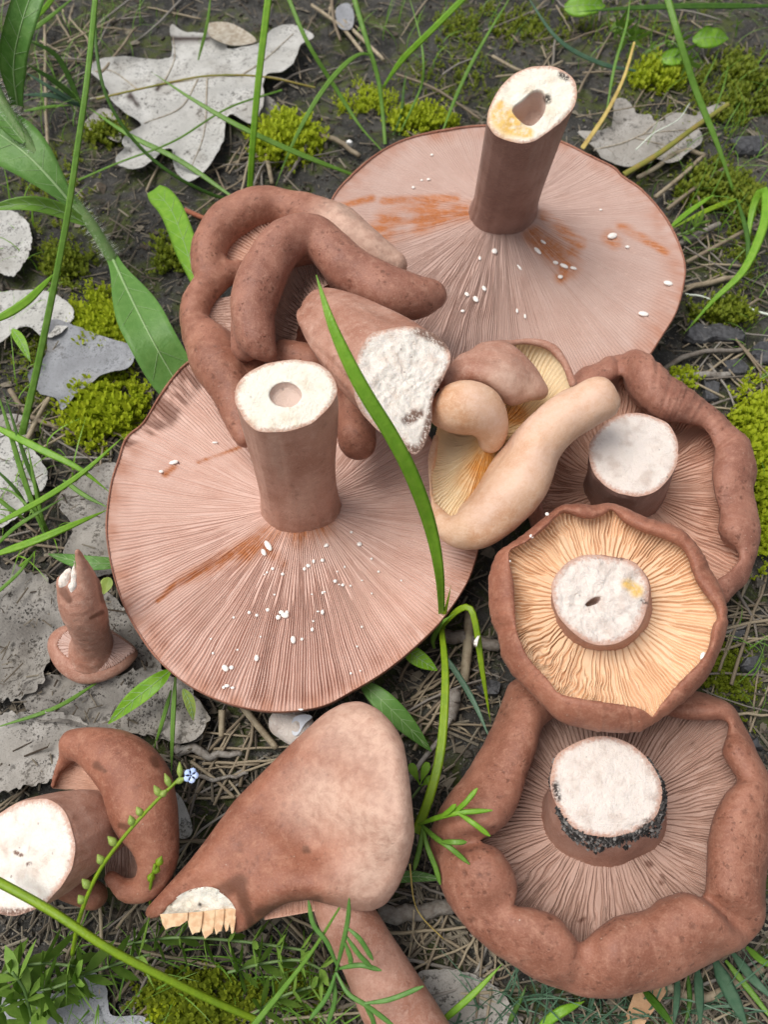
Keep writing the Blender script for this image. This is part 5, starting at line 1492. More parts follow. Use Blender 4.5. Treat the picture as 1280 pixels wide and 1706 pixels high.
moss(1255, 760, 50, 130, 700, 'bright moss along the curled dark-stemmed mushroom', seed=9, tall=(4.5, 8))
moss(1190, 310, 70, 40, 260, 'dark moss between the oak leaf and the long bent straw', 'moss_dark', seed=10)
moss(1200, 530, 60, 25, 160, 'thin moss among the charcoal pieces', 'moss_dark', seed=11)
moss(1130, 640, 45, 22, 130, 'sparse bright moss under the straight grey twig', 'moss', seed=12, tall=(3, 5))
moss(330, 1665, 110, 45, 420, 'moss under the bright grass stem below the broken cap edge', 'moss_dark', seed=13)
moss(300, 1680, 60, 30, 200, 'bright moss patch among the sprigs', 'moss', seed=14, tall=(4, 6))
moss(610, 165, 60, 35, 150, 'sparse moss beside the grass stem on black soil', 'moss', seed=15, tall=(3, 5))
moss(820, 40, 130, 40, 260, 'dark moss film on the soil behind the hollow stem', 'moss_dark', seed=16, tall=(3, 5))
moss(1240, 340, 40, 40, 140, 'small moss tuft by the right-hand grass', 'moss_dark', seed=17)
moss(1200, 1110, 40, 50, 140, 'sparse moss beside the orange-gilled mushroom', 'moss_dark', seed=18, tall=(3, 5))
moss(1265, 900, 40, 60, 200, 'moss tongue beside the wrinkled rim', 'moss', seed=19, tall=(3, 6))
moss(180, 230, 40, 20, 120, 'dark moss under the large oak leaf', 'moss_dark', seed=20)


for q, (x, y, a, b, n, lb) in enumerate([(1120, 200, 170, 170, 420, 'thin film of dark moss round the grey oak leaf'), (1230, 420, 60, 120, 200, 'thin moss film among the straws beside the looping blade'), (1020, 40, 200, 50, 260, 'thin moss film behind the yellow dry stalk'), (90, 330, 90, 120, 260, 'thin moss film under the hairy herb'), (60, 620, 70, 120, 220, 'thin moss film round the pale dead leaves'), (760, 120, 120, 70, 240, 'thin moss film behind the hollow-stemmed mushroom'), (480, 1650, 120, 60, 240, 'thin moss film round the lying stem'), (1240, 1130, 40, 120, 160, 'thin moss film beside the orange-gilled mushroom')]):
    moss(x, y, a, b, n, lb, 'moss_dark', seed=60 + q, tall=(1.8, 3.6))

def fine_grass(n, areas, mat, label, seed, L=(10, 38), W=(0.3, 0.8)):
    """thin short grass, too many blades to count"""
    r = np.random.default_rng(seed)
    k = r.integers(len(areas), size=n * 3); A_ = np.array(areas, float)[k]
    x, y = A_[:, 0] + r.normal(size=n * 3) * A_[:, 2], A_[:, 1] + r.normal(size=n * 3) * A_[:, 3]
    ok = ~covered(x, y); x, y = x[ok][:n], y[ok][:n]; n = len(x)
    p = V(x, y, 0.0); p[:, 2] = gz(p[:, 0], p[:, 1]) - 0.3
    a = r.uniform(0, 6.28, n); le = r.uniform(*L, n); lean = r.uniform(0.35, 1.1, n)
    d = np.stack([np.cos(a), np.sin(a), 0 * a], 1); up = np.array([0, 0, 1.0])
    side = np.stack([-np.sin(a), np.cos(a), 0 * a], 1)
    w0 = r.uniform(*W, n)
    out = []
    for j in range(7):
        t = j / 6
        c = p + d * (le * np.sin(lean * t) * t)[:, None] + up * (le * t * np.cos(lean * t * 0.9) * 0.75)[:, None] + side * (le * 0.08 * np.sin(t * 3 + a))[:, None]
        w = (w0 * (1 - t ** 1.6) + 0.04)[:, None] * 0.5
        out += [c - side * w, c + up * 0.0 - d * w * 0.3, c + side * w]
    V0 = np.stack(out, 1)
    F0 = np.array([f for j in range(6) for q in (0, 1) for f in ((3 * j + q, 3 * j + q + 1, 3 * j + q + 4), (3 * j + q, 3 * j + q + 4, 3 * j + q + 3))])
    v, f = replicate(V0, F0)
    o = obj('fine_grass', v, f, M[mat]); o['kind'] = 'stuff'
    tag(o, label, 'grass')
fine_grass(130, [(1130, 60, 90, 50), (1230, 180, 40, 80), (1180, 350, 60, 40)], 'grass_mid', 'fine thin grass round the far moss and the grey oak leaf', 1)
fine_grass(70, [(900, 40, 120, 40), (680, 60, 60, 50)], 'grass_mid', 'fine thin grass behind the hollow stem', 2, (8, 26))
fine_grass(90, [(60, 60, 60, 60), (120, 170, 50, 40), (200, 40, 60, 40)], 'grass_mid', 'fine thin grass round the hairy herb\'s top', 3)
fine_grass(70, [(30, 640, 40, 60), (40, 820, 40, 60), (30, 420, 40, 60)], 'grass', 'fine thin grass among the pale dead leaves', 4, (8, 28))
fine_grass(60, [(1260, 640, 25, 60), (1250, 480, 30, 40), (1250, 1130, 20, 60)], 'grass_mid', 'fine thin grass beside the curled mushrooms', 5, (6, 20))
fine_grass(110, [(1150, 1680, 90, 25), (1000, 1695, 60, 12), (850, 1680, 50, 20)], 'grass_teal', 'fine bluish grass under the big rolled rim', 6, (10, 30), (0.3, 0.9))
fine_grass(150, [(420, 1620, 110, 40), (150, 1650, 90, 40), (560, 1680, 60, 25)], 'grass_mid', 'fine thin grass under the bright grass stem', 7, (6, 22))
fine_grass(60, [(150, 80, 80, 50), (1000, 90, 120, 60), (560, 60, 60, 40)], 'straw', 'fine dry grass standing among the green', 8, (10, 32), (0.25, 0.6))
# ------------------------------------------------------------------ grass
def blade_mesh(points, w, fold=0.25, tw=0.0, taper0=0.5, n=26, shape=None, face=None):
    """a long narrow leaf through (px, py, z) with a shallow V section; w = full width in px"""
    Q = np.array([[*V(*p)] for p in points])
    P = catmull(Q, n)
    T = unit(np.gradient(P, axis=0))
    view = unit(P - CAM)
    if face is None: W = unit(np.cross(T, -view + np.array([0, 0, 0.35])))
    else: W = unit(np.cross(T, np.asarray(face, float)))
    Nn = unit(np.cross(W, T))
    if Nn[:, 2].mean() < 0: Nn = -Nn
    s = np.linspace(0, 1, n)
    prof = (taper0 + (1 - taper0) * sstep(0, 0.25, s)) * np.clip(1 - np.clip((s - 0.45) / 0.55, 0, 1) ** 1.8, 0.03, 1) if shape is None else shape(s)
    mm = ((P - CAM) @ FW) / FPX
    hw = w * 0.5 * prof * mm
    a = tw * np.sin(s * 5.0)
    W2 = W * np.cos(a)[:, None] + Nn * np.sin(a)[:, None]; N2 = Nn * np.cos(a)[:, None] - W * np.sin(a)[:, None]
    th_ = np.minimum(0.16, hw * 0.3)[:, None]
    cen = P - N2 * (fold * hw)[:, None]
    L = P - W2 * hw[:, None]; R = P + W2 * hw[:, None]
    ql = (L + cen) / 2 - N2 * (0.05 * hw)[:, None]; qr = (R + cen) / 2 - N2 * (0.05 * hw)[:, None]
    ring = np.stack([L, ql + N2 * th_, cen + N2 * th_, qr + N2 * th_, R, qr - N2 * th_, cen - N2 * th_, ql - N2 * th_], 1)
    v = ring.reshape(-1, 3)
    f = []
    k = 8
    for i in range(n - 1):
        for j in range(k):
            j2 = (j + 1) % k
            f.append((i * k + j, i * k + j2, (i + 1) * k + j2, (i + 1) * k + j))
    return v, np.array(f), cen + N2 * th_

def blade(points, w, mat, label, group=None, name='grass_blade', cat='grass blade', **kw):
    v, f, _ = blade_mesh(points, w, **kw)
    return tag(obj(name, v, f, M[mat], loc=v[0:8].mean(0)), label, cat, group)

def on_soil(px, py, h=1.0):
    return (px, py, float(zg(np.array(px, float), np.array(py, float))) + h)

blade([(737,1048,14),(733,960,45),(718,880,62),(690,800,78),(655,730,90),(600,640,102),(555,545,110),(527,458,114)], 25, 'grass', 'tall green grass blade arching over the widest mushroom', fold=0.35, taper0=0.45, n=40,
      shape=lambda s: (0.42 + 0.58 * sstep(0.05, 0.55, s)) * np.clip(1.02 - np.clip((s - 0.72) / 0.28, 0, 1) ** 2.2, 0.05, 1))
blade([(736,1048,16),(742,1110,22),(741,1180,24),(733,1260,24),(715,1330,22),(693,1388,18)], 16, 'grass_lime', 'light green grass blade curving down from the sprout towards the rolled rim', fold=0.2, taper0=0.6, n=34, shape=lambda s: 0.6 + 0.4 * np.sin(np.clip(s, 0, .8) / .8 * 1.57))
blade([(736,1046,16),(762,1018,26),(783,1013,29),(794,1045,27),(803,1110,20),(818,1205,8)], 11, 'grass_lime', 'sharply bent lime grass blade with a white drop', fold=0.2, n=34)
blade([(736,1084,10),(770,1135,12),(795,1180,13),(818,1235,14)], 10, 'grass_teal', 'blue-green narrow blade between the sprout and the rolled rim', fold=0.4)
blade([(733,1052,12),(742,1020,25),(752,975,34)], 6, 'grass_lime', 'short side shoot of the sprout against the widest mushroom\'s rim')
blade([(724,1080,8),(722,1065,12),(735,1040,22),(757,1022,28)], 9, 'grass_mid', 'short sheath leaf at the foot of the sprout')
chunk(V(796, 1069, 27.0), (1.2, 1.7, 0.7), M['latex'], 'latex_spot', 'white latex spot stuck on the bent lime grass blade', 'latex drop', None, 140)
blade([(36,725,1),(60,620,20),(85,500,40),(110,370,60),(128,250,75),(145,130,88),(160,-20,98)], 12, 'grass_mid', 'tall straight hairy grass stalk in front of the herb', fold=0.1, n=36, shape=lambda s: 1.0 - 0.25 * s)
blade([(392,332,4),(355,325,10),(290,292,22),(230,242,32),(182,172,44),(161,90,54),(157,-20,62)], 7, 'grass_dark', 'thin dark grass stalk bowing across the large oak leaf', fold=0.1, n=36, shape=lambda s: 0.8 + 0 * s)
blade([(590,292,4),(500,257,14),(400,211,22),(320,165,26),(252,120,28)], 9, 'grass_mid', 'light blade lying diagonally across the large oak leaf')
blade([(416,322,1),(421,240,20),(431,130,40),(449,-20,62)], 12, 'grass', 'stiff upright green blade rising beside the oak leaf', fold=0.15, shape=lambda s: 0.85 + 0.15 * s)
blade([(618,92,25),(600,90,28),(570,112,28),(530,162,24),(490,235,14),(458,312,2)], 8, 'grass_mid', 'grass blade arching over the moss cushion')
blade([(642,240,1),(638,190,8),(630,130,18),(612,70,28),(585,-20,40)], 8, 'grass_mid', 'jointed grass stem with a reddish foot on black soil', fold=0.1, shape=lambda s: 0.75 + 0.4 * s)
blade([(638,146,14),(670,100,26),(720,50,40),(790,-20,54)], 10, 'grass', 'side leaf of the jointed grass stem', fold=0.2, shape=lambda s: 0.4 + 0.6 * sstep(0, .3, s))
blade([(636,250,2),(600,210,8),(560,148,18),(512,70,34),(474,-20,46)], 7, 'grass_mid', 'slender blade slanting down to the hollow-stemmed mushroom\'s rim', shape=lambda s: 0.3 + 0.7 * sstep(0, .4, s))
blade([(1226,328,3),(1196,240,18),(1160,150,32),(1133,65,46),(1108,-20,56)], 11, 'grass_mid', 'long blade slanting in front of the grey oak leaf', shape=lambda s: 0.4 + 0.6 * sstep(0, .5, s))
blade([(1245,445,8),(1247,400,10),(1235,350,9),(1226,328,6)], 8, 'grass_dark', 'short stem joining the slanting blade to the soil')
blade([(1246,400,6),(1256,345,12),(1270,318,18),(1278,330,20),(1272,380,19),(1240,450,14),(1190,500,8),(1140,556,3)], 15, 'grass', 'broad blade looping back down to the charcoal pieces', fold=0.2, n=36)
blade([(1226,332,5),(1180,350,7),(1118,382,3)], 8, 'grass_lime', 'yellow-green blade at the rim of the hollow-stemmed mushroom')
blade([(1116,380,3),(1150,352,6),(1192,323,8)], 9, 'grass', 'short pale blade beside the yellow-green one')
blade([(971,247,5),(1010,190,12),(1040,130,20),(1058,70,25)], 8, 'yellow_straw', 'yellow dry stalk standing beside the grey oak leaf', name='dry_stalk', cat='stalk', shape=lambda s: 1 - 0.5 * s)
blade([(1040,291,8),(1100,255,9),(1160,211,10),(1215,173,11)], 10, 'olive_stem', 'olive stem lying over the grey oak leaf', name='plant_stem', cat='stem', fold=-0.3, shape=lambda s: 1 - 0.2 * s)
blade([(1060,118,6),(1000,105,10),(930,65,18),(870,-20,30)], 7, 'grass_teal', 'bluish blade trailing behind the hollow stem')
blade([(1012,182,3),(1025,110,12),(1045,40,20),(1052,-20,26)], 5, 'grass_mid', 'thin upright blade behind the yellow dry stalk')
blade([(1290,10,22),(1150,10,22),(1040,14,20),(960,20,18)], 9, 'grass_dark', 'dark blade lying level above the far moss')
blade([(665,225,2),(700,150,14),(706,110,22),(700,60,28),(678,-20,38)], 4, 'grass_mid', 'hair-thin blade beside the jointed stem')
blade([(738,218,3),(765,150,10),(800,80,20),(860,-20,34)], 6, 'grass_mid', 'thin blade rising behind the left of the hollow stem')
blade([(655,225,2),(668,190,6),(676,120,12)], 5, 'grass_dark', 'short dark blade in the moss behind the rim')
blade([(430,1700,18),(360,1670,26),(280,1632,34),(180,1580,40),(80,1515,42),(-30,1455,40)], 15, 'grass_lime', 'thick bright grass stem across the bedstraw sprigs', fold=-0.35, n=34, shape=lambda s: 0.75 + 0.3 * s)
blade([(160,1138,5),(90,1180,8),(-20,1216,9)], 7, 'grass_mid', 'thin blade lying under the smallest mushroom')
blade([(292,1128,12),(288,1200,10),(285,1295,5)], 8, 'grass_mid', 'narrow blade hanging below the widest mushroom\'s rim')
blade([(285,1150,10),(268,1210,7),(255,1250,4)], 7, 'grass_mid', 'second narrow blade splaying below the widest rim')
blade([(-20,540,30),(40,505,30),(94,452,28)], 14, 'grass', 'blunt green blade pointing at the grey dead leaf', fold=0.15)
blade([(420,1712,22),(470,1650,27),(520,1585,34),(566,1512,44)], 11, 'grass_mid', 'blade rising beside the finely cut leaf over the stem', fold=0.2, shape=lambda s: 1 - 0.7 * s)
blade([(725,1712,8),(790,1655,12),(838,1605,14)], 11, 'grass', 'green blade leading under the big rolled rim', fold=0.2)
blade([(845,1712,4),(870,1660,7),(878,1640,7)], 8, 'grass_dark', 'dark blade under the big rolled rim')
blade([(898,1712,6),(935,1686,9),(975,1668,8)], 16, 'grass', 'broad short blade at the foot of the rolled rim')
blade([(1072,1648,7),(1100,1680,12),(1130,1720,16)], 14, 'grass_dark', 'dark green blade over the tan leaf strip')
TG = 'bluish grass under the rolled rim'
for pts, w, mt in ([[(1163,1612,4),(1166,1660,9),(1168,1715,14)], 15, 'grass_teal'], [[(1193,1602,5),(1218,1655,10),(1248,1715,15)], 24, 'grass_teal'], [[(1222,1588,5),(1255,1630,10),(1295,1670,14)], 16, 'grass_teal'], [[(1130,1625,4),(1128,1670,8),(1122,1715,10)], 11, 'grass_teal'], [[(1245,1578,5),(1270,1600,9),(1300,1615,12)], 12, 'grass_mid'], [[(1210,1600,4),(1262,1665,9),(1300,1715,12)], 11, 'grass_mid'], [[(1146,1620,3),(1150,1670,5),(1140,1715,6)], 8, 'grass_dark']):
    blade(pts, w, mt, 'bluish grass blade pushing out under the big rolled rim', TG, fold=0.15)
TL = 'tuft of grass left of the widest mushroom'
for pts, w, mt in ([[(-20,705,22),(60,745,24),(130,780,22),(185,822,16)], 13, 'grass'], [[(-20,880,12),(70,832,18),(140,785,22),(208,725,24)], 10, 'grass'], [[(-20,928,14),(60,900,18),(120,875,18),(182,848,14)], 13, 'grass'], [[(75,895,3),(40,800,14),(10,700,24),(-10,640,30)], 9, 'grass_mid'],
                   [[(70,880,3),(62,820,12),(40,760,20),(5,650,30)], 7, 'grass_dark'], [[(48,852,3),(25,815,10),(-20,770,16)], 6, 'grass_dark'], [[(45,868,3),(20,850,8),(-20,820,12)], 7, 'grass_mid'], [[(-10,912,6),(30,875,12),(108,828,16)], 7, 'grass_mid'],
                   [[(80,890,2),(60,860,8),(20,820,12),(-20,812,14)], 5, 'grass_mid'], [[(105,800,8),(140,825,9),(180,846,9)], 8, 'grass_mid'], [[(80,885,2),(66,850,10),(45,740,22)], 6, 'grass_mid'], [[(20,960,3),(45,935,6),(55,925,7)], 10, 'grass'], [[(-20,1000,5),(30,955,8),(60,915,8)], 6, 'grass_mid']):
    blade(pts, w, mt, 'green blade in the tuft of grass beside the widest mushroom', TL, fold=0.2)
TT = 'blurred grass above the hairy herb'
for pts, w, mt in ([[(135,175,6),(95,95,24),(40,65,34)], 9, 'grass_dark'], [[(137,172,6),(90,135,18),(40,104,28)], 9, 'grass_dark'], [[(135,176,5),(90,150,14),(38,118,22)], 7, 'grass_teal'], [[(136,178,4),(90,160,12),(30,158,16)], 8, 'grass_teal'], [[(390,330,3),(300,268,8),(215,225,10),(145,178,8)], 9, 'grass_mid'], [[(40,185,10),(80,178,10),(120,175,8)], 5, 'grass_mid'], [[(60,30,20),(85,0,28),(100,-30,34)], 8, 'grass'], [[(330,100,5),(345,40,18),(352,-20,28)], 5, 'grass_mid'], [[(0,75,14),(60,45,20),(130,-10,28)], 7, 'grass_mid']):
    blade(pts, w, mt, 'grass blade fanning out behind the hairy herb', TT)

# ------------------------------------------------------------------ broad leaves
def leaf_parts(points, w, parent, mat='herb', rib='herb_rib', fold=0.18, shape=None, name=None, face=None, ribk=0.07, wave=0.0, seed=0, ribs=True):
    n, k = 30, 9
    P = catmull(np.array([[*V(*p)] for p in points]), n)
    T = unit(np.gradient(P, axis=0))
    W = unit(np.cross(T, -unit(P - CAM) + np.array([0, 0, 0.5]) if face is None else np.asarray(face, float)))
    Nn = unit(np.cross(W, T))
    if Nn[:, 2].mean() < 0: Nn = -Nn; 
    s = np.linspace(0, 1, n)
    pr = (np.sin(np.clip(s, 0.02, 0.985) ** 0.75 * math.pi) ** 0.8) if shape is None else shape(s)
    hw = w * 0.5 * pr * ((P - CAM) @ FW) / FPX
    u = np.linspace(-1, 1, k)
    q = np.stack([np.outer(s * 6, np.ones(k)), np.outer(np.ones(n), u) * 1.2, np.full((n, k), seed * 1.7)], -1)
    lift_ = fold * np.abs(u)[None] ** 1.3 * hw[:, None] + wave * hw[:, None] * noise3(q, seed) * np.abs(u)[None]
    top = P[:, None] + W[:, None] * (u[None] * hw[:, None])[..., None] + Nn[:, None] * lift_[..., None]
    bot = top - Nn[:, None] * 0.22
    a = top.reshape(-1, 3); b = bot.reshape(-1, 3)
    f1 = grid_faces(n, k); f2 = grid_faces(n, k, False, True, len(a))
    rim_ = []
    for i in range(n - 1):
        for j in (0, k - 1):
            p_, q_ = i * k + j, (i + 1) * k + j
            rim_.append((p_, q_, q_ + len(a), p_ + len(a)))
    o = obj(name or 'leaf', np.vstack([a, b]), np.vstack([f1, f2, np.array(rim_)]), M[mat], parent, loc=None if parent is not None else a[:k].mean(0))
    if ribs:
        r_ = P + Nn * 0.05
        v, f = tube(r_[:-2], np.maximum(hw.max() * ribk * np.linspace(1, 0.35, n - 2), 0.12), 6, False)
        mb = MB(); mb.add(v, f)
        for i in range(4, n - 5, 4):
            for sg in (-1, 1):
                j0 = i; c0 = top[i, k // 2]; c1 = top[min(n - 1, i + 3), 0 if sg < 0 else k - 1] * 0.85 + top[min(n - 1, i + 3), k // 2] * 0.15
                cm = (c0 + c1) / 2 + Nn[i] * 0.02
                vv, ff = tube(np.array([c0, cm, c1]) + Nn[i] * 0.03, [0.12, 0.09, 0.05], 4, False)
                mb.add(vv, ff)
        mb.build('midrib', M[rib], o)
    return o
def leaf(points, w, label, mat='herb', name='leaf', cat='leaf', **kw):
    return tag(leaf_parts(points, w, None, mat, name=name, **kw), label, cat)

herb = thing('hairy_herb', 'hairy green herb with long leaves standing beside the bark and pale leaves', 'herb', V(195, 440, 0))
st_pts = [(-30,95,70),(0,165,62),(45,235,53),(100,310,42),(150,372,32),(192,440,20)]
hp = catmull(np.array([[*V(*p)] for p in st_pts]), 30)
v, f = tube(hp, np.linspace(2.0, 2.3, 30), 10)
hs = obj('stem', v, fix(f), M['herb_stem'], herb)
mb = MB(); rh = np.random.default_rng(3)
for _ in range(1000):
    i = rh.integers(2, 28); c = hp[i] + (hp[i + 1] - hp[i]) * rh.random()
    d = unit(rh.normal(size=3)); d = unit(d - np.dot(d, unit(hp[i + 1] - hp[i])) * unit(hp[i + 1] - hp[i]))
    L = rh.uniform(1.5, 3.4); s_ = unit(np.cross(d, [0.3, 0.2, 0.9])) * 0.055
    mb.add([c + d * 1.9 - s_, c + d * 1.9 + s_, c + d * (1.9 + L)], [(0, 1, 2)])
hr = mb.build('stem_hairs', M['hair'], hs, smooth=False); hr['kind'] = 'stuff'
leaf_parts([(186,428,22),(215,490,27),(250,560,28),(285,622,20),(325,685,12)], 78, herb, fold=0.1, wave=0.06, seed=1, shape=lambda s: 0.25 + 0.75 * sstep(0, .55, s) * (1 - 0.75 * np.clip((s - .75) / .25, 0, 1) ** 2))
leaf_parts([(140,366,34),(85,300,46),(35,250,52),(-30,205,54)], 90, herb, fold=0.1, wave=0.06, seed=2, shape=lambda s: 0.12 + 0.88 * sstep(0, .7, s))
leaf_parts([(148,375,32),(95,350,40),(40,340,46),(-30,350,46)], 26, herb, 'grass_mid', fold=0.5, seed=3)
leaf_parts([(28,175,58),(22,110,72),(35,40,86),(62,-40,94)], 46, herb, 'herb', fold=0.3, seed=4, shape=lambda s: 0.45 + 0.55 * sstep(0, .4, s))
leaf_parts([(40,238,54),(0,190,60),(-30,160,62)], 30, herb, 'herb', fold=0.2, seed=14)
leaf([(335,492,24),(318,440,26),(300,385,26),(282,345,24),(256,316,20)], 40, 'smooth bright leaf rising behind the folded lobes', 'grass', fold=0.08, seed=5, shape=lambda s: 0.45 + 0.55 * sstep(0, .4, s) * (1 - 0.65 * np.clip((s - .85) / .15, 0, 1) ** 2), ribk=0.03)
leaf([(600,1135,14),(640,1170,15),(680,1210,12),(719,1252,7)], 36, 'lance-shaped green leaf between the widest mushroom and the green blade', 'herb', fold=0.12, seed=6, ribk=0.04)
leaf([(672,1078,14),(695,1095,15),(729,1117,12)], 28, 'small oval leaf under the widest mushroom\'s rim near the sprout', 'grass', fold=0.15, seed=7, ribk=0.03)
leaf([(284,1116,15),(255,1140,17),(215,1172,14),(180,1206,9)], 30, 'bright glossy leaf poking out below the widest mushroom', 'grass', fold=0.15, seed=8, ribk=0.03)
leaf([(305,1148,14),(316,1170,12),(322,1200,8)], 17, 'little yellowish leaf under the widest mushroom\'s rim', 'herb_pale', fold=0.15, seed=9, ribk=0.03)
leaf([(210,938,10),(150,938,12),(115,932,10),(80,923,7)], 24, 'blue-green leaf behind the smallest mushroom', 'herb', fold=0.1, seed=10, ribk=0.03)
leaf([(20,548,12),(35,570,13),(50,602,11)], 17, 'narrow leaf poking through the pale lobed dead leaf', 'grass', fold=0.1, seed=11, ribk=0.03)
leaf([(182,962,9),(176,975,9),(172,990,8)], 20, 'tiny yellow-green leaf beside the smallest mushroom\'s stem', 'herb_pale', fold=0.1, seed=12, ribs=False)
leaf([(640,1465,8),(690,1460,9),(740,1465,9)], 18, 'dark green blade between the cap-up mushroom and the rolled rim', 'herb', fold=0.1, seed=13, ribk=0.03)
for q, (x, y, s_) in enumerate([(1185, 62, 30), (975, 8, 34), (1125, 95, 24)]):
    leaf([(x - s_, y + 4, 8), (x, y, 10), (x + s_, y + 2, 8)], s_ * 1.1, ['roundish green leaf in the far corner moss', 'lobed green leaf at the far dark blade', 'small pale leaf over the far moss'][q], 'grass', fold=0.1, seed=20 + q, ribk=0.03, wave=0.3)

# three-leaf sprig
cl = thing('clover_sprig', 'tiny sprig with oblong leaflets beside the light green blade', 'sprig', V(700, 1310, 0))
for pts in ([(700,1308,8),(692,1290,10),(684,1272,11)], [(700,1308,8),(706,1290,10),(713,1270,11)], [(702,1310,7),(712,1302,9),(722,1296,9)]):
    leaf_parts(pts, 15, cl, 'grass', name='leaflet', ribs=False, fold=0.1, shape=lambda s: 0.15 + 0.85 * sstep(0.1, 0.8, s) * np.sqrt(np.clip(1 - ((s - .75) / .25).clip(0, 1) ** 2, 0.05, 1)))
v, f = tube(catmull(np.array([[*V(700,1312,7)], [*V(690,1325,4)], [*V(680,1335,0)]]), 8), 0.4, 6); obj('stalk', v, fix(f), M['herb_stem'], cl)

# finely cut leaves
def cut_leaf(label, lines, base, w=8, mat='herb'):
    t = thing('cut_leaf', label, 'leaf', V(*base))
    for k, pts in enumerate(lines):
        v, f, _ = blade_mesh(pts, w, 0.15, n=16, shape=lambda s: 0.55 + 0.45 * sstep(0, .4, s) - 0.75 * np.clip((s - .8) / .2, 0, 1) ** 2)
        obj('leaf_segment', v, f, M[mat], t)
    return t
cut_leaf('three-forked cut leaf resting on the big rolled rim', [[(696,1374,24),(730,1362,32),(765,1354,37),(821,1350,38)], [(752,1357,35),(775,1338,39),(796,1313,40)], [(764,1355,37),(790,1372,39),(817,1393,38)], [(735,1360,33),(748,1352,36),(760,1340,38)]], (694, 1380, 0), 9, 'grass')
cut_leaf('drooping cut leaf below the forked one on the rolled rim', [[(700,1372,24),(725,1395,31),(750,1412,34),(783,1440,33)], [(735,1402,33),(755,1403,36),(778,1403,36)], [(706,1380,26),(712,1410,27),(726,1445,26),(734,1474,24)], [(704,1380,24),(700,1410,22),(690,1450,18)]], (697, 1382, 0), 9, 'grass_mid')
cut_leaf('finely cut leaf spreading over the pink-brown lying stem', [[(560,1618,34),(572,1570,42),(580,1530,47),(582,1496,50)], [(563,1612,34),(545,1570,38),(522,1540,40),(514,1500,42)], [(578,1545,45),(600,1565,45),(622,1600,42)], [(577,1560,43),(598,1590,42),(620,1612,40)], [(575,1570,42),(585,1600,40),(580,1600,38)], [(562,1614,34),(600,1608,37),(636,1617,37)],
          [(560,1620,33),(580,1655,34),(612,1676,34),(660,1712,33)], [(606,1672,34),(650,1665,36),(706,1643,37)], [(608,1676,34),(620,1695,32),(625,1715,30)], [(560,1620,33),(545,1660,30),(515,1700,26)], [(556,1625,32),(558,1665,28),(545,1710,22)]], (520, 1690, 0), 8, 'herb')

# flower stalk with buds
fs = thing('flower_stalk', 'thin stalk with green buds and one blue flower in front of the stubby mushroom', 'flower', V(128, 1560, 0))
sp_ = catmull(np.array([[*V(*p)] for p in [(120,1590,22),(132,1530,34),(160,1460,42),(200,1402,48),(250,1345,51),(300,1296,53)]]), 40)
v, f = tube(sp_, np.linspace(0.55, 0.4, 40), 6); obj('stalk', v, fix(f), M['grass_lime'], fs)
bud_k = [(136,1505,-1),(142,1478,-1),(168,1437,-1),(185,1407,-1),(222,1372,-1),(233,1358,-1),(262,1322,-1),(272,1330,1),(280,1302,-1),(304,1310,1),(305,1283,-1)]
for k, (x, y, sg) in enumerate(bud_k):
    j = int(np.argmin(np.sum((np.stack(PX(sp_), 1) - np.array([x, y])) ** 2, 1)))
    c0 = sp_[j]; tip = V(x + (-6 if sg < 0 else 5), y - 14, c0[2] + 1.0)
    axis_ = np.array([c0 + (tip - c0) * t for t in np.linspace(0, 1, 8)])
    v, f = tube(axis_, np.array([0.25, 0.65, 1.0, 1.1, 0.98, 0.72, 0.42, 0.08]) * (1.0 - 0.03 * k), 10)
    obj('bud', v, fix(f), M['herb_pale'], fs)
fc0 = V(318, 1292, 54)
for k in range(5):
    a = k * 2 * math.pi / 5
    c = fc0 + np.array([math.cos(a), math.sin(a), 0.1]) * 1.0
    ang = np.linspace(0, 2 * math.pi, 8, endpoint=False)
    ring = np.stack([c[0] + 0.85 * np.cos(ang), c[1] + 0.85 * np.sin(ang), c[2] + 0 * ang], 1)
    vv = np.vstack([ring, ring - [0, 0, 0.2]]); ff = [(0, i, i + 1) for i in range(1, 7)] + [(8, 8 + i + 1, 8 + i) for i in range(1, 7)] + [x for i in range(8) for x in ((i, 8 + i, (i + 1) % 8), ((i + 1) % 8, 8 + i, 8 + (i + 1) % 8))]
    obj('petal', vv, np.array(ff), M['petal'], fs)
fs2 = thing('bud_spray', 'short bud spray between the stubby mushroom and the broken cap edge', 'flower', V(248, 1500, 0))
v, f = tube(catmull(np.array([[*V(*p)] for p in [(250,1512,10),(250,1480,24),(258,1440,32)]]), 12), 0.4, 6); obj('stalk', v, fix(f), M['grass_lime'], fs2)
for (x, y, z) in [(250,1490,20),(256,1482,22),(248,1468,26),(257,1455,29),(262,1442,32)]:
    ax_ = catmull(np.array([[*V(x, y, z)], [*V(x + 4, y - 8, z + 1)], [*V(x + 7, y - 16, z + 2)]]), 8)
    v, f = tube(ax_, np.array([0.3, 0.7, 1.0, 1.05, .9, .6, .35, .1]), 6); obj('bud', v, fix(f), M['grass_lime'], fs2)

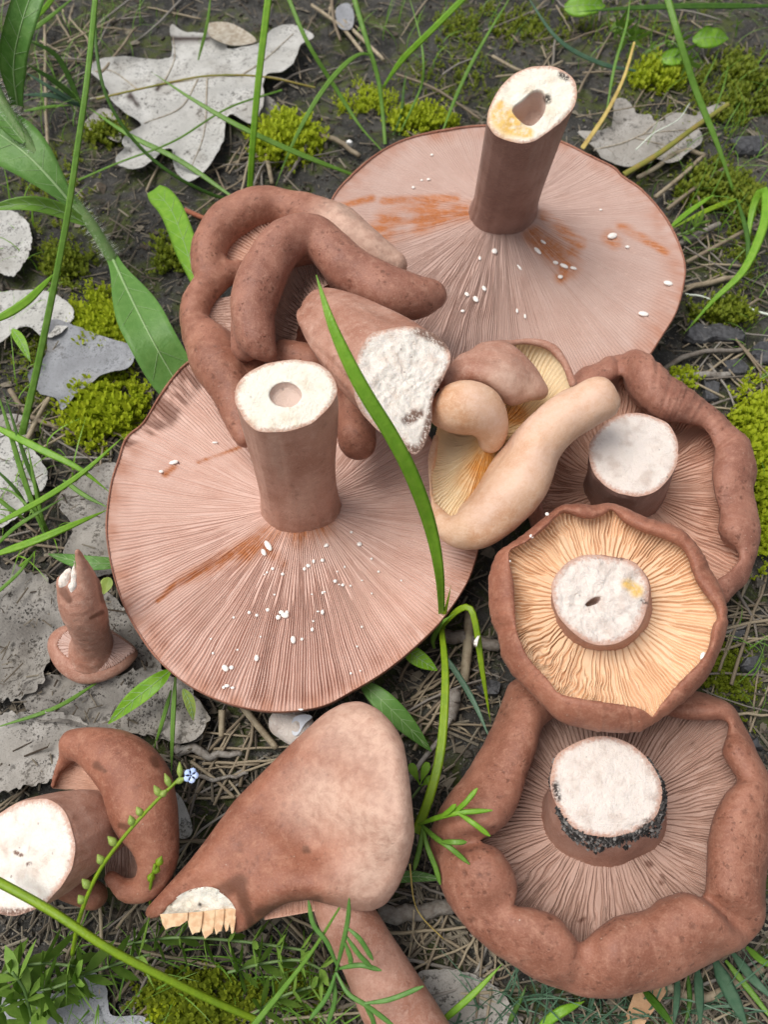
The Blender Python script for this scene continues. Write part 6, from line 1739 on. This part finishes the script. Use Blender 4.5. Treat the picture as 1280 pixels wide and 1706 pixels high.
# bedstraw sprigs: stems with whorls of small pointed leaves
def sprig(label, pts, n_wh, ll, mat, seed, per=5):
    r = np.random.default_rng(seed)
    t = thing('bedstraw_sprig', label, 'sprig', V(pts[0][0], pts[0][1], 0))
    P = catmull(np.array([[*V(*p)] for p in pts]), 50)
    v, f = tube(P, 0.4, 5); obj('stem', v, fix(f), M['herb_stem'], t)
    for k in range(n_wh):
        i = int((k + 0.7) / n_wh * 48); c = P[i]; T = unit(P[i + 1] - P[i])
        u = unit(np.cross(T, [0.1, 0.2, 1.0])); w = np.cross(T, u)
        a0 = r.uniform(0, 6.28)
        for j in range(per):
            a = a0 + j * 2 * math.pi / per + r.normal() * .15
            d = unit(np.cos(a) * u + np.sin(a) * w + 0.45 * T + np.array([0, 0, .25]))
            if c[2] + d[2] * ll < 0.5: d[2] = abs(d[2])
            L = ll * r.uniform(0.75, 1.15); sd_ = unit(np.cross(d, T + 0.01)) * L * 0.14
            nn = unit(np.cross(sd_, d)) * 0.12
            p1, p2 = c + d * L * .35 + nn, c + d * L * .7 + nn
            vv = np.array([c, p1 - sd_, p1 + sd_, p2 - sd_ * .85, p2 + sd_ * .85, c + d * L, p1 - nn * 2.2, p2 - nn * 2.2])
            ff = np.array([(0, 2, 1), (1, 2, 4), (1, 4, 3), (3, 4, 5), (0, 1, 6), (0, 6, 2), (1, 3, 7), (1, 7, 6), (2, 6, 7), (2, 7, 4), (3, 5, 7), (4, 7, 5)])
            obj('leaflet', vv, ff, M[mat], t, smooth=False)
for k, (lb, pts, nw, ll, mt) in enumerate([
    ('green bedstraw sprig trailing under the broken cap edge', [(200,1575,8),(290,1562,12),(400,1568,12),(520,1585,10)], 8, 8, 'sprig'),
    ('bedstraw sprig crossing the bright grass stem', [(60,1700,6),(110,1640,12),(180,1610,16),(250,1590,14)], 5, 10, 'sprig'),
    ('bright bedstraw sprig over the bluish grey leaf', [(-20,1690,10),(40,1655,16),(90,1645,18),(140,1625,16)], 4, 11, 'sprig'),
    ('bedstraw sprig below the white stump', [(-20,1640,10),(20,1615,14),(70,1605,16),(130,1610,16)], 4, 10, 'sprig'),
    ('upright bedstraw sprig beside the bluish leaf', [(60,1720,4),(50,1690,14),(40,1650,20),(20,1620,24)], 4, 10, 'sprig'),
    ('dark bedstraw sprig over the moss at the stem', [(380,1620,8),(440,1605,12),(500,1600,12),(545,1620,10)], 5, 8, 'sprig'),
    ('bedstraw sprig under the finely cut leaf', [(420,1690,6),(470,1660,10),(530,1640,10)], 4, 8, 'sprig'),
    ('small sprig at the rim of the hollow-stemmed mushroom by the yellow-green blade', [(1130,392,3),(1150,385,7),(1170,370,9)], 4, 6, 'sprig'),
    ('pale sprig in the far soil behind the yellow dry stalk', [(1010,60,4),(1030,45,10),(1060,70,12)], 5, 8, 'sprig'),
    ('sprig leaning beside the far moss cushion', [(1070,90,4),(1120,70,10),(1150,110,10)], 5, 8, 'sprig')]):
    sprig(lb, pts, nw, ll, mt, 200 + k)
# thin twining stems over the oak leaf
blade([(130,300,8),(200,270,14),(290,235,16),(380,180,15),(470,150,8)], 4, 'grass_mid', 'thin weedy stem trailing over the large oak leaf', name='weed_stem', cat='stem', shape=lambda s: 0.8 + 0 * s)
blade([(160,165,12),(270,140,13),(350,126,13),(440,128,10),(525,146,5)], 4, 'olive_stem', 'brownish stem lying along the middle of the large oak leaf', name='weed_stem', cat='stem', fold=-.3, shape=lambda s: 0.8 + 0 * s)
def hairline(pts, label, mat='straw', r0=0.25):
    P = catmull(np.array([[*V(*p)] for p in pts]), 24)
    v, f = tube(P, np.linspace(r0, r0 * .7, 24), 5)
    tag(obj('rootlet', v, fix(f), M[mat]), label, 'rootlet')
hairline([(683,1440,30),(690,1500,12),(705,1530,6),(740,1565,3)], 'curling pale rootlet hanging from the cap-up mushroom', 'yellow_straw')
hairline([(690,1515,8),(690,1560,4),(710,1580,3),(745,1580,3)], 'second pale rootlet on the soil beside the rolled rim', 'straw')
hairline([(1060,250,9),(1090,222,9),(1130,200,9),(1150,172,8)], 'white thread-like stalk over the grey oak leaf', 'hair', 0.3)
hairline([(960,195,4),(1020,185,9),(1080,175,9),(1150,170,8)], 'long thin pale stalk above the grey oak leaf', 'straw', 0.3)
GR = 'pale rootlets under the rolled rim'
for k, pts in enumerate([[(945,1660,5),(955,1690,4),(958,1715,3)], [(965,1664,5),(975,1690,4),(985,1715,3)], [(990,1668,5),(1000,1690,4),(1005,1712,3)], [(1018,1665,5),(1050,1690,6),(1085,1700,5)], [(1145,1625,4),(1135,1665,5),(1120,1690,3)], [(1000,1680,4),(975,1700,4),(970,1716,3)], [(1175,1615,4),(1190,1650,5),(1205,1680,3)]]):
    P = catmull(np.array([[*V(*p)] for p in pts]), 16)
    v, f = tube(P, np.linspace(0.28, 0.18, 16), 5)
    tag(obj('rootlet', v, fix(f), M['straw']), 'fine pale rootlet on the soil under the rolled rim', 'rootlet', GR)
